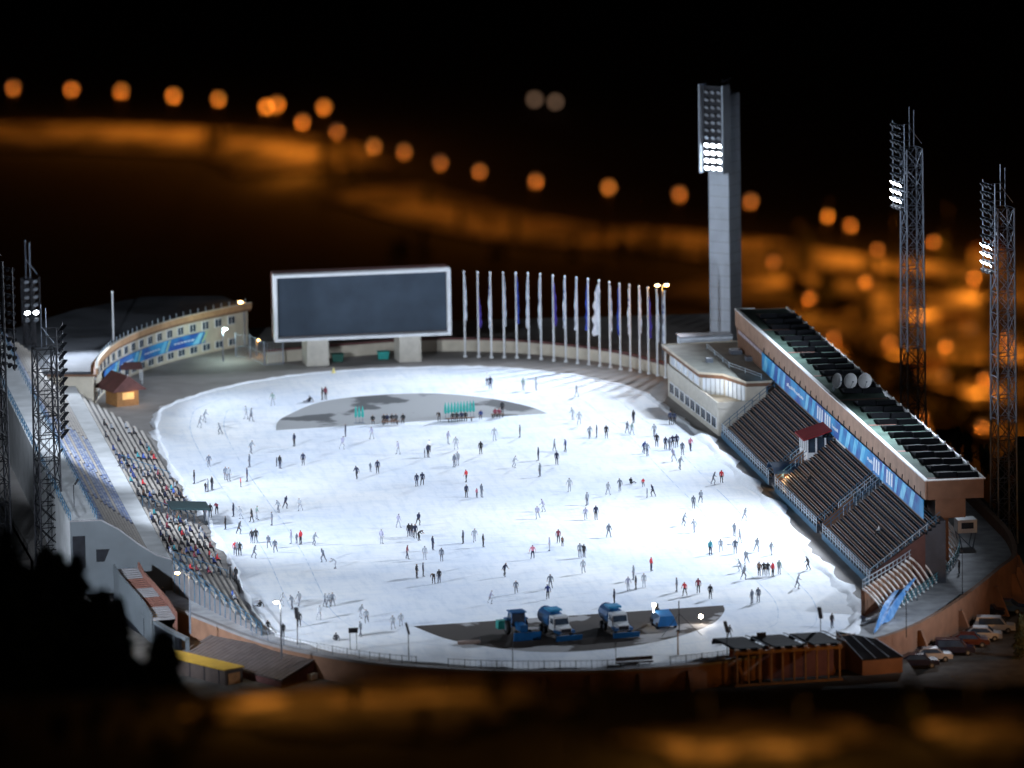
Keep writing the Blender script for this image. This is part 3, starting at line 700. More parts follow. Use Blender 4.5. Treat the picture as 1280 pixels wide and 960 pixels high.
# lower tier with slanted near end
NL=9; LX=-33.9; ldx=6.7/NL; ldz=2.6/NL; LZ=.4
def near_y(x): return -68.5+( -33.9-x)*3.75
def far_y(x): return 52+(-33.9-x)*2.4
a=MB(); vs=[];prof=profile(NL,LX,ldx,LZ,ldz,-1); prof=prof[:-2]+[(LX-6.8,LZ+2.6),(LX-6.8,0)]
n=len(prof)
A=[(x,near_y(x),z) for x,z in prof]; Bv=[(x,far_y(x),z) for x,z in prof]
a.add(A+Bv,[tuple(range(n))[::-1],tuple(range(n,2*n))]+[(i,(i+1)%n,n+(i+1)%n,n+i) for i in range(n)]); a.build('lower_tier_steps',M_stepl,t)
segs=[(-99,-40),(-38.6,-8.5),(-3.5,20),(21.4,99)]
for k in range(NL):
    x=LX-ldx*(k+.6); z=LZ+ldz*k
    for (sa,sb) in segs:
        ya=max(near_y(x)+.5,sa); yb=min(far_y(x)-.5,sb)
        if yb-ya<2: continue
        b=MB(); b.bx(x-.17,x+.17,ya,yb,z+.24,z+.31); 
        y=ya+.3
        while y<yb: b.bx(x-.06,x+.06,y,y+.08,z+.002,z+.24); y+=2.0
        b.build('bench',M_benchl,t)
a=MB()
for hh in (.5,1.0): a.tube([(x,near_y(x)-.15,max(.1,LZ+(LX-x)/6.7*2.6)+hh) for x in (-33.9,-36,-38.3,-40.6)],.045,4)
for k in range(18): x=-33.9-6.7*k/17; a.tube([(x,near_y(x)-.15,0),(x,near_y(x)-.15,LZ+(LX-x)/6.7*2.6+1.0)],.045,4)
a.build('end_railing',M_rail,t)
for ys in (-39.3,20.7,-6.0):
    a=MB()
    for k in range(NL): 
        x=LX-ldx*(k+.5); a.tube([(x,ys,LZ+ldz*k),(x,ys,LZ+ldz*k+.95)],.035,4)
    a.tube([(LX-.3,ys,LZ+1.0),(LX-6.5,ys,LZ+3.5)],.04,4); a.build('aisle_rail',M_rail,t)
# vomitory canopy
t2=thing('tunnel_canopy','dark green flat canopy over the stair opening in the lower left tier','canopy',(-34.5,-5,0))
a=MB(); a.hexa([(-37.2,-8.3,2.5),(-32.6,-8.3,2.2),(-32.6,-3.7,2.2),(-37.2,-3.7,2.5)],[(-37.2,-8.3,2.7),(-32.6,-8.3,2.4),(-32.6,-3.7,2.4),(-37.2,-3.7,2.7)]); a.build('canopy_roof',mat('dark_green_canvas',(.008,.03,.035),rough=.6),t2)
a=MB()
for (x,y) in ((-32.8,-8.1),(-32.8,-3.9),(-37,-8.1),(-37,-3.9)): a.tube([(x,y,0),(x,y,2.3)],.07,4)
a.build('canopy_posts',M_steel,t2)
# parapet strip, upper tier, walkway
a=MB(); a.bx(-42.7,-40.72,YE+.42,76,0,3.42); a.build('parapet_walk',mat('frosted_concrete',(.50,.52,.53),rough=.85,scale=.35,c2=(.66,.68,.70),lo=.35,hi=.65),t)
NU=12; ux=5.9/NU; uz=4.6/NU
a=MB(); pu=profile(NU,-42.72,ux,3.45,uz,-1); pu=pu[:-2]+[(-48.63,8.05),(-48.63,0)]; n=len(pu)
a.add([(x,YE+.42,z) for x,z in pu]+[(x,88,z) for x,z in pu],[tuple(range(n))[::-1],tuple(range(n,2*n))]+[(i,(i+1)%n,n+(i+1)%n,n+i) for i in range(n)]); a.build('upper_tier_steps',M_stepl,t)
useg=[(-41.3,-22),(-21,4),(5,32),(33,60),(61,87)]
M_bluebench=mat('blue_white_seats',(.12,.18,.38),rough=.6,scale=.9,c2=(.42,.45,.52),lo=.35,hi=.65)
for k in range(NU):
    x=-42.72-ux*(k+.62); z=3.45+uz*k
    for si,(sa,sb) in enumerate(useg):
        b=MB(); b.bx(x-.13,x+.13,sa,sb,z+.22,z+.29)
        y=sa+.3
        while y<sb: b.bx(x-.05,x+.05,y,y+.08,z+.002,z+.22); y+=2.2
        b.build('bench',M_bluebench if (si in (1,2) and k<9 and (k+si)%4!=0) or k>9 else M_benchl,t)
a=MB(); a.bx(-51.9,-48.65,YE+.42,88,0,8.1); a.build('top_walkway',mat('frosted_concrete',(0,0,0)),t)
a=MB()
for hh in (8.7,9.2): a.tube([(-51.8,YE+.5,hh),(-51.8,88,hh)],.05,4); a.tube([(-48.9,YE+.5,hh),(-48.9,88,hh)],.04,4)
y=YE+.6
while y<88: a.tube([(-51.8,y,8.1),(-51.8,y,9.25)],.05,4); a.tube([(-48.9,y,8.1),(-48.9,y,9.25)],.04,4); y+=2.4
a.build('top_railing',M_rail,t)
# grey end wall with openings
prof=[(-51.9,0),(-51.9,8.25),(-48.5,8.25),(-46.5,7.1),(-44.3,5.3),(-42.4,4.0),(-40.7,3.45),(-40.7,0)]
a=MB(); n=len(prof); a.add([(x,YE,z) for x,z in prof]+[(x,YE+.4,z) for x,z in prof],[tuple(range(n))[::-1],tuple(range(n,2*n))]+[(i,(i+1)%n,n+(i+1)%n,n+i) for i in range(n)]); a.build('end_wall',M_grey,t)
a=MB(); n=len(prof)-2
for i in range(1,n): a.tube([(prof[i][0],YE-.02,prof[i][1]+.06),(prof[i+1][0],YE-.02,prof[i+1][1]+.06)],.1,4)
a.build('wall_coping',M_concd,t)
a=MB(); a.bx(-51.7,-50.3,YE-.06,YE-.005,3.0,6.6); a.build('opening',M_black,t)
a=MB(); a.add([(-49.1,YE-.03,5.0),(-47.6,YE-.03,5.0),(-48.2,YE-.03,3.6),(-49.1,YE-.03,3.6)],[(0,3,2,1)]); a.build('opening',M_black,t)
a=MB(); a.bx(-45.9,-45.1,YE-.07,YE-.005,.9,2.8); a.build('door',mat('slate_door',(.06,.08,.11),rough=.5),t)
# small fittings on the walkway
for y,lab in ((8,'thin lamp post on the upper walkway of the left stand, farther one'),(-14,'thin lamp post on the upper walkway of the left stand, middle one'),(-33,'thin lamp post near the grey end wall of the left stand')):
    t2=thing('lamp_post',lab,'lamp post',(-50.6,y,8.1),group='thin posts on the upper walkway'); a=MB(); a.tube([(0,0,0),(0,0,2.6)],.05,4); a.build('post',M_dsteel,t2,world=False)
    a=MB(); a.box((.35,0,2.9),(.16,.5,.75),0,Matrix.Rotation(R(35),3,'Y')); a.build('loudspeaker',M_dsteel,t2,world=False)
# ------------------------------------------------------------------ stairs, balcony, yard at the near left
t=thing('curved_steps','curved flight of steps with red paving dropping from the grey end wall','steps',(-47,-46,0))
cpx=[(158,712),(165,725),(176,737),(186,748),(196,760),(205,775)]
pts=[]
for k,(px,py) in enumerate(cpx): pts.append(G(px,py+0,3.2-k*.62))
n=len(pts)
for k in range(n-1):
    p,q=pts[k],pts[k+1]; d=(q-p); d.z=0; d.normalize(); nn=Vector((1,.15,0)).normalized()*1.25
    a=MB(); 
    steps=5
    for s in range(steps):
        u=s/steps; c=p+(q-p)*u; c2=p+(q-p)*(s+1)/steps
        a.hexa([(c-nn).to_tuple(),(c+nn).to_tuple(),(c2+nn).to_tuple(),(c2-nn).to_tuple()],[tuple((c-nn)+Vector((0,0,.15))),tuple((c+nn)+Vector((0,0,.15))),tuple(Vector((c2.x,c2.y,c.z))+nn+Vector((0,0,.15))),tuple(Vector((c2.x,c2.y,c.z))-nn+Vector((0,0,.15)))])
    a.build('flight' if k%2==0 else 'landing',M_brick if k%2 else M_concd,t)
for sg in (-1,1):
    nn=Vector((1,.15,0)).normalized()*1.4*sg; a=MB()
    path=[(p.x+nn.x,p.y+nn.y) for p in pts]; a.wall(path,[p.z-3.2 if p.z>0 else -3.6 for p in pts],[p.z+.75 for p in pts],.2); a.build('side_wall',M_grey if sg<0 else M_brick,t)
t=thing('balcony','curved balcony with large framed openings below the steps at the left','balcony',(-46,-55,-3.6))
bpx=[(150,742),(170,760),(188,772),(212,786),(234,797)]
bt=[G(px,py,.1) for px,py in bpx]
top=smooth([(p.x,p.y) for p in bt],4,closed=False)
a=MB(); a.wall(top,-.25,.1,.5); a.build('top_beam',M_grey,t)
a=MB(); a.wall(top,-3.4,-2.9,.8); a.build('base_beam',mat('pale_brown_stone',(.32,.24,.20),rough=.8),t)
a=MB(); a.wall([(x-.5,y+2.2) for x,y in top],-3.6,-.3,.3); a.build('back_wall',M_black,t)
for i in (0,4,9,13,16):
    i=min(i,len(top)-1); x,y=top[i]; a=MB(); a.bx(x-.2,x+.2,y-.25,y+.2,-2.9,-.26); a.build('post',M_grey,t)
a=MB(); a.tube([(top[0][0],top[0][1],-.4),(top[3][0],top[3][1],-1.9)],.07,4); a.build('brace',M_white,t)
# striped metal roof
t=thing('corrugated_shed','low shed with a wide ribbed grey-brown roof against the front promenade','shed',(-32,-78,-3.6))
c=[G(256,792,-.5),G(398,823,-.5),G(353,850,-1.6),G(236,822,-1.6)]
c=[G(263,795,-.4),G(400,822,-.4),G(352,852,-1.7),G(222,818,-1.7)]
a=MB(); N=26
for i in range(N):
    u0,u1=i/N,(i+.86)/N
    A=c[0]+(c[1]-c[0])*u0; B=c[0]+(c[1]-c[0])*u1; Cq=c[3]+(c[2]-c[3])*u1; D=c[3]+(c[2]-c[3])*u0
    up_=Vector((0,0,.12)); a.hexa([tuple(A),tuple(D),tuple(Cq),tuple(B)],[tuple(A+up_),tuple(D+up_),tuple(Cq+up_),tuple(B+up_)])
a.build('roof',M_corr,t)
a=MB(); dn=Vector((0,0,-.1)); a.hexa([tuple(Vector((p.x,p.y,-3.55))+(Vector((c[0]+c[2])/2)-p)*.04*Vector((1,1,0)).length*0) for p in (c[0],c[3],c[2],c[1])],[tuple(p+dn) for p in (c[0],c[3],c[2],c[1])]); a.build('wall',M_maroon,t)
p=c[2]+(c[1]-c[2])*.72; a=MB(); a.box((p.x+.12,p.y+.1,-2.2),(1.1,1.1,.9),R(45)); a.build('white_notice',M_white,t)
# yellow-roofed container
p=G(246,850,-3.6); 
t=thing('site_container','long dark container with a bright yellow roof below the curved balcony','container',p,0)
dirv=(G(292,834,-.6)-G(205,813,-.6)); dirv.z=0; L=dirv.length; ang=math.atan2(dirv.y,dirv.x)
cx=(G(292,834,-.6)+G(205,813,-.6))/2
a=MB(); a.box((cx.x,cx.y,-2.2),(L,2.4,2.8),ang); a.build('container_body',mat('dark_container',(.05,.035,.03),rough=.7),t)
a=MB(); a.box((cx.x,cx.y,-.72),(L+.3,2.7,.12),ang); a.build('roof',M_yellow,t)
e=cx+dirv.normalized()*(L/2+.04); a=MB(); a.box((e.x,e.y,-2.1),(.06,1.6,1.8),ang); a.build('door',M_wood,t)
for k in range(5):
    q=cx+dirv.normalized()*(-L/2+1+k*(L-2)/4); nn=Vector((dirv.normalized().y,-dirv.normalized().x,0))*1.22; a=MB(); a.box((q.x+nn.x,q.y+nn.y,-2.2),(.12,.06,2.7),ang); a.build('corrugation_rib',M_dsteel,t)
# scattered rubble by shed
t=thing('rubble_pile','heap of pale rubble at the foot of the ribbed roof shed','rubble',G(330,853,-3.6))
a=MB()
for k in range(34):
    q=G(300+random.random()*52,846+random.random()*9,-3.4); s=random.uniform(.15,.42); a.box((q.x,q.y,q.z+s*.2),(s,s*.8,s*.7),random.random()*3,Matrix.Rotation(random.random(),3,'X'))
o=a.build('stones',M_conc,t)
# concrete steps block at front
p=G(572,856,-3.6); t=thing('concrete_steps','short flight of pale concrete steps against the front retaining wall','steps',p)
for k in range(6):
    a=MB(); g=G(577+0*k,836,0); a.box((p.x+.6+.25*k,p.y-.0+k*.75,-3.3+k*.58/2*1.0+.1*k),(2.4,.8,.6+k*.55)); a.build('step',mat('warm_concrete',(.30,.22,.19),rough=.8,scale=1),t)
a=MB(); a.tube([(p.x+2.0,p.y-.3,-2.6),(p.x+3.1,p.y+4,.6)],.05,4); a.tube([(p.x+2.0,p.y-.3,-3.5),(p.x+2.0,p.y-.3,-2.6)],.05,4); a.build('handrail',M_steel,t)
# ------------------------------------------------------------------ open-fronted pergola building at the front right
P0=G(922,858,-2.4); P1=G(1050,850,-2.4); dv=P1-P0; dv.z=0; L=dv.length; u=dv.normalized(); nb=Vector((-u.y,u.x,0))
t=thing('bus_garage','open-fronted garage of nine bays with an orange-lit frame and humped dark roofs','garage',P0)
def B(a_,b_,z): q=P0+u*a_+nb*b_; return (q.x,q.y,z)
for k in range(10):
    s=L*k/9; a=MB(); a.hexa([B(s-.09,0,-2.5),B(s+.09,0,-2.5),B(s+.09,.22,-2.5),B(s-.09,.22,-2.5)],[B(s-.09,0,+1.0),B(s+.09,0,+1.0),B(s+.09,.22,+1.0),B(s-.09,.22,+1.0)]); a.build('front_post',mat('painted_timber',(.24,.15,.09),rough=.6,scale=2),t)
    a=MB(); a.hexa([B(s-.2,-.25,1.3),B(s+.2,-.25,1.3),B(s+.2,.4,1.3),B(s-.2,.4,1.3)],[B(s-.2,-.25,1.55),B(s+.2,-.25,1.55),B(s+.2,.4,1.55),B(s-.2,.4,1.55)]); a.build('beam_end',mat('painted_timber',(0,0,0)),t)
for z in (1.005,-2.45):
    a=MB(); a.hexa([B(-.3,-.1,z),B(L+.3,-.1,z),B(L+.3,.3,z),B(-.3,.3,z)],[B(-.3,-.1,z+.3),B(L+.3,-.1,z+.3),B(L+.3,.3,z+.3),B(-.3,.3,z+.3)]); a.build('beam',mat('painted_timber',(0,0,0)),t)
a=MB(); a.hexa([B(-.2,2.6,-2.5),B(L,2.6,-2.5),B(L,2.8,-2.5),B(-.2,2.8,-2.5)],[B(-.2,2.6,1.2),B(L,2.6,1.2),B(L,2.8,1.2),B(-.2,2.8,1.2)]); a.build('back_wall',M_maroon,t)
for k in range(3):
    s0=.1+k*4.2; vs=[];n=7
    prof=[(.3,1.6),(1.4,1.65),(2.6,1.75),(3.6,1.85),(4.4,1.9),(5.0,1.85),(5.3,1.4)]
    for (bb,z) in prof: vs+= [B(s0-.3*bb,bb,z),B(s0+3.2-.3*bb,bb,z),B(s0+3.2-.3*bb,bb,z-.25),B(s0-.3*bb,bb,z-.25)]
    a=MB(); fs=[]
    for i in range(len(prof)-1):
        for q in range(4): fs.append((i*4+q,i*4+(q+1)%4,(i+1)*4+(q+1)%4,(i+1)*4+q))
    fs+=[(0,3,2,1),tuple(len(prof)*4-4+q for q in range(4))]
    a.add(vs,fs); a.build('humped_roof',M_black,t)
    a=MB(); a.tube([B(s0+3.5-.3*bb,bb,z+.1) for bb,z in prof[:-1]],.07,4); a.build('roof_rail',M_steel,t)
t=thing('side_shed','low lean-to with a dark sloping glazed roof right of the nine-bay garage','shed',G(1090,846,-3.6))
c=[G(1045,790,1.3),G(1095,800,.6),G(1128,822,-.8),G(1078,826,-.8)]
a=MB(); upv=Vector((0,0,.12)); a.hexa([tuple(p) for p in c[::-1]],[tuple(p+upv) for p in c[::-1]]); a.build('roof',M_black,t)
a=MB(); a.hexa([(p.x,p.y,-3.6) for p in c[::-1]],[tuple(p-Vector((0,0,.02))) for p in c[::-1]]); a.build('wall',M_brownc,t)
for k in range(4):
    a=MB(); p=c[0]+(c[1]-c[0])*k/3; q=c[3]+(c[2]-c[3])*k/3; a.tube([tuple(p+upv*1.3),tuple(q+upv*1.3)],.06,4); a.build('glazing_bar',M_steel,t)
# ------------------------------------------------------------------ curved building at far left
fac=smooth([(-38.5,70),(-37.6,77),(-34.5,88),(-30.2,97),(-25,104.6),(-19.7,110),(-13.7,115.2)],5,closed=False)
back=[(-16,124),(-26,126),(-36,118),(-46,104),(-50,90),(-47,72)]
t=thing('curved_building','two-storey curved cream building with a brown fascia at the far left','building',(-30,100,0))
a=MB(); a.prism(fac[::-1]+back[::-1] if False else (list(fac)+back),0,4.6); a.build('wall',M_cream,t)
out2=[(x+.45,y-.35) for x,y in fac]
a=MB(); a.prism(out2+back,4.61,4.9); a.build('eaves_slab',M_brownc,t)
a=MB(); a.wall(out2,4.905,5.65,.25); a.build('fascia',mat('tan_fascia',(.40,.23,.12),rough=.8,scale=.8),t)
a=MB(); a.wall(out2,5.655,5.75,.4); a.build('fascia_cap',M_cream,t)
a=MB(); a.prism([(x-.3,y+.3) for x,y in fac]+back,4.91,5.2); a.build('roof',mat('snowy_flat_roof',(.05,.057,.07),rough=.95,scale=.15,c2=(.10,.11,.13),lo=.4,hi=.6),t)
n=len(fac)
def along(path,s):
    for i in range(len(path)-1):
        a=Vector(path[i]);b=Vector(path[i+1]); l=(b-a).length
        if s<=l: return a+(b-a)*s/l,(b-a).normalized()
        s-=l
    return Vector(path[-1]),(Vector(path[-1])-Vector(path[-2])).normalized()
TL=sum((Vector(fac[i+1])-Vector(fac[i])).length for i in range(n-1))
s=6
while s<TL-1.5:
    for (za,zb,wd) in ((3.15,4.3,1.3),(.35,1.35,1.5)):
        p,d=along(fac,s); nn=Vector((d.y,-d.x)); q=p+d*wd
        a=MB(); a.wall([tuple(p+nn*.03),tuple(q+nn*.03)],za,zb,.12); w_=a.build('window',M_white,t)
        for h in (0,1):
            p2=p+d*(wd/2*h+.08)+nn*.1; q2=p+d*(wd/2*(h+1)-.08)+nn*.1; a=MB(); a.wall([tuple(p2),tuple(q2)],za+.1,zb-.08,.06); a.build('pane',M_glass,w_)
    s+=2.55
s=1
while s<TL:
    p,d=along(out2,s); a=MB(); a.tube([(p.x,p.y,5.7),(p.x,p.y,6.35)],.05,4); a.build('roof_baluster',M_railw,t); s+=1.55
# banner on the curved building
def cb(u,v):
    p,d=along(fac,12.5+u); nn=Vector((d.y,-d.x)); return (p.x+nn.x*.42,p.y+nn.y*.42,1.55+v*.72)
tb=thing('banner','curved blue banner with cyan and lime streaks across the cream curved building','banner',(-29,98,1.6))
a=MB(); pa=[]
for k in range(33): p,d=along(fac,12.5+k); nn=Vector((d.y,-d.x)); pa.append((p.x+nn.x*.3,p.y+nn.y*.3))
a.wall(pa,1.5,3.05,.1); a.build('cloth',M_blue,tb)
for k in range(4):
    u=k*8.0+1; a=MB()
    for _ in range(6): a.add([cb(u+.3+_*.75,.9),cb(u+.85+_*.75,.9),cb(u+.85+_*.75,1.12),cb(u+.3+_*.75,1.12)],[(0,1,2,3)])
    a.build('small_writing',M_bwhite,tb)
    a=MB(); a.add([cb(u+4.3,.1),cb(u+5.6,.1),cb(u+6.6,2.0),cb(u+5.8,2.0)],[(0,1,2,3)]); a.build('cyan_streak',M_cyan,tb)
    a=MB(); a.add([cb(u+6.1,.1),cb(u+6.5,.1),cb(u+7.5,2.0),cb(u+7.1,2.0)],[(0,1,2,3)]); a.build('lime_streak',M_lime,tb)
# kiosk
p=G(153,505); t=thing('kiosk','timber kiosk with a steep maroon roof at the far end of the left stand','kiosk',p)
a=MB(); a.box((p.x,p.y,1.1),(3.0,3.4,2.2),R(20)); a.build('timber_wall',M_wood,t)
q=G(160,489,3); 
rz=R(20)
def rp(x,y,z): return (p.x+x*math.cos(rz)-y*math.sin(rz),p.y+x*math.sin(rz)+y*math.cos(rz),z)
a=MB(); a.add([rp(-2.4,-2.3,2.0),rp(2.4,-2.3,2.0),rp(2.4,3.0,2.0),rp(-2.4,3.0,2.0),rp(0,-2.0,3.9),rp(0,3.0,3.9)],[(0,1,4),(2,3,5),(1,2,5,4),(3,0,4,5),(0,3,2,1)]); a.build('roof',M_maroon,t)
a=MB(); a.box(rp(0,-1.76,1.3),(1.6,.08,.9),rz); a.build('counter_window',mat('lit_kiosk_window',(.8,.5,.2),emit=(1,.45,.12),es=.2),t)
light('POINT','kiosk_lamp',rp(.6,-2.6,1.7),14,WARM,None,.1)
p=G(164,478); t=thing('awning','small maroon awning on white posts beside the maroon-roofed kiosk','awning',p)
a=MB(); a.hexa([(p.x-1.4,p.y-1.4,1.9),(p.x+1.4,p.y-1.4,1.9),(p.x+1.4,p.y+1.4,2.3),(p.x-1.4,p.y+1.4,2.3)],[(p.x-1.4,p.y-1.4,2.0),(p.x+1.4,p.y-1.4,2.0),(p.x+1.4,p.y+1.4,2.4),(p.x-1.4,p.y+1.4,2.4)]); a.build('cover',M_maroon,t)
a=MB()
for sx in(-1.3,1.3):
    for sy in (-1.3,1.3): a.tube([(p.x+sx,p.y+sy,0),(p.x+sx,p.y+sy,2)],.06,4)
a.build('posts',M_white,t)
# cage fence near the scoreboard
cg=[XY(295,446),XY(313,448),XY(331,457),XY(354,455)]
t=thing('mesh_cage','tall wire mesh cage fence between the curved building and the scoreboard','fence',(cg[0][0],cg[0][1],0))
a=MB()
for k in range(3):
    A=Vector(cg[k]);Bq=Vector(cg[k+1]); n=6
    for j in range(n): p=A+(Bq-A)*j/n; a.tube([(p.x,p.y,0),(p.x,p.y,3.0)],.025,3)
    for z in (.1,1.5,3.0): a.tube([(A.x,A.y,z),(Bq.x,Bq.y,z)],.03,3)
a.build('mesh_panels',M_railw,t)
for x,y in cg: a=MB(); a.tube([(x,y,0),(x,y,3.2)],.09,5); a.build('post',M_steel,t)
# green containers under the scoreboard
for (px,py,lab) in ((422,453,'dark green bin left under the scoreboard, beside its left leg'),(479,450,'bright teal bin under the scoreboard, beside its right leg')):
    p=G(px,py); t=thing('waste_bin',lab,'bin',p,0,'bins under the scoreboard')
    a=MB(); a.hexa([(-.65,-.4,.15),(.65,-.4,.15),(.65,.4,.15),(-.65,.4,.15)],[(-.75,-.5,1.05),(.75,-.5,1.05),(.75,.5,1.05),(-.75,.5,1.05)]); a.build('tub',M_teal if px>450 else mat('dark_green_plastic',(.01,.08,.06)),t,world=False)
    a=MB(); a.box((0,0,1.12),(1.6,1.1,.1)); a.build('lid',M_teal if px>450 else mat('dark_green_plastic',(0,0,0)),t,world=False)
    a=MB()
    for sx in(-.5,.5):
        for sy in(-.3,.3): a.tube([(sx-.04,sy,.09),(sx+.04,sy,.09)],.09,8)
    a.build('wheels',M_tyre,t,world=False)
# ------------------------------------------------------------------ street lamps round the rink
def lamp(px,py,h,label,mt,color,power,arm=.8,ang=0,z0=0,heads=1,name='street_lamp',xy=None,ms=None,glow=.28,group=None):
    p=G(px,py,z0) if xy is None else Vector((xy[0],xy[1],z0)); t=thing(name,label,'street lamp',p,ang,group)
    a=MB(); a.tube([(0,0,0),(0,0,h*.5),(0,0,h)],[.11,.09,.06],6); 
    for s in range(heads): sg=1 if s==0 else -1; a.tube([(0,0,h-.4),(sg*arm*.6,0,h+.05),(sg*arm,0,h+.05)],.045,5)
    a.build('pole',ms or M_steel,t,world=False)
    for s in range(heads):
        sg=1 if s==0 else -1
        a=MB(); a.box((sg*(arm+.15),0,h+.08),(.6,.3,.12)); hd=a.build('lamp_head',ms or M_steel,t,world=False)
        a=MB(); a.tube([(sg*(arm+.15),0,h+.02),(sg*(arm+.15),0,h-.1),(sg*(arm+.15),0,h-.2)],[glow*.8,glow,glow*.4],8); a.build('bulb',mt,hd,world=False)
    if power:
        o=light('POINT','street_light',(0,0,0),power,color,None,.25); o.location=(p.x+math.cos(ang)*(arm+.15),p.y+math.sin(ang)*(arm+.15),z0+h-.55)
    return t
lamp(279,452,4.4,'bright white lamp post in front of the curved building',M_coolw,(.75,1,.92),420,.2,0)
lamp(306,432,5.9,'orange lamp at the scoreboard end of the curved building',M_warm,(1,.5,.15),500,.3,R(180))
lamp(321,445,2.2,'small low orange lamp between the curved building and the scoreboard',M_sod,ORANGE,40,.1,0,glow=.16)
lamp(812,476,11.6,'twin-headed orange street lamp behind the last flagpoles',M_warm,ORANGE,420,.45,0,heads=2,xy=(35.8,80.5),glow=.32)
lamp(238,792,6.8,'warm lamp post beside the near railing of the left stand',M_warm,(1,.6,.25),260,1.1,R(175),z0=0)
lamp(352,823,6.2,'white lamp post leaning over the rink beside the ribbed roof shed',M_warmw,(1,.95,.85),200,.3,R(180))
# dark posts with tilted loudspeakers on the front edge
for i,(px,py,lab) in enumerate(((511,832,'thin post with a tilted loudspeaker at the front railing, left of the dark island'),(909,830,'thin post with a tilted loudspeaker at the front railing behind the nine-bay garage'),(1026,812,'thin post with a tilted loudspeaker near the right end of the front railing'),(372,812,'thin post with a tilted loudspeaker at the front left near the white lamp'))):
    p=G(px,py-6); t=thing('loudspeaker_post',lab,'loudspeaker post',p,R(20*i),'loudspeaker posts along the front')
    a=MB(); a.tube([(0,0,0),(0,0,3.0)],.05,5); a.build('post',M_dsteel,t,world=False)
    a=MB(); a.box((-.08,0,3.5),(.22,.4,1.25),0,Matrix.Rotation(R(-14),3,'Y')); a.build('loudspeaker',M_dsteel,t,world=False)
for (px,py,lab) in ((952,818,'dark rectangular sign on two posts behind the nine-bay garage'),(442,812,'small dark rectangular sign on posts near the front left railing')):
    p=G(px,py); t=thing('notice_board',lab,'sign',p,0,'dark signs along the front')
    a=MB(); a.box((0,0,2.1),(1.0,.1,.55)); a.build('board',M_dsteel,t,world=False)
    a=MB(); a.tube([(-.35,0.08,0),(-.35,0.08,2.0)],.035,4); a.tube([(.35,0.08,0),(.35,0.08,2.0)],.035,4); a.build('legs',M_dsteel,t,world=False)
for (px,py,h,lab) in ((641,833,4.5,'tall thin dark post at the front edge near the blue tractor'),(848,860,6.2,'tall rusty orange-lit post at the front retaining wall'),(770,834,2.6,'short dark post beside the long dark bench at the front'),(1133,797,5.0,'thin tall pole on the promenade inside the curved brown wall'),(1203,745,5.0,'thin tall pole on the promenade by the curved ramp')):
    p=G(px,py,-3.6 if px==848 else 0); a=MB(); a.tube([(0,0,0),(0,0,h)],[.11,.08] if px==848 else [.05,.04],5); t=thing('post',lab,'post',p,0); a.build('shaft',M_wood if px==848 else M_dsteel,t,world=False); a=MB(); a.box((0,0,h+.05),(.22,.22,.14)); a.build('cap',M_dsteel,t,world=False)
p=G(794,833); t=thing('bench','long low dark bench at the front edge of the rink','bench',p,R(4)); a=MB(); a.box((0,0,.45),(3.9,.5,.12)); a.build('seat',M_dsteel,t,world=False); a=MB(); a.box((0,.25,.8),(3.9,.08,.4)); a.build('backrest',M_dsteel,t,world=False)
for sx in(-1.6,0,1.6): a=MB(); a.box((sx,0,.2),(.1,.4,.4)); a.build('leg',M_dsteel,t,world=False)
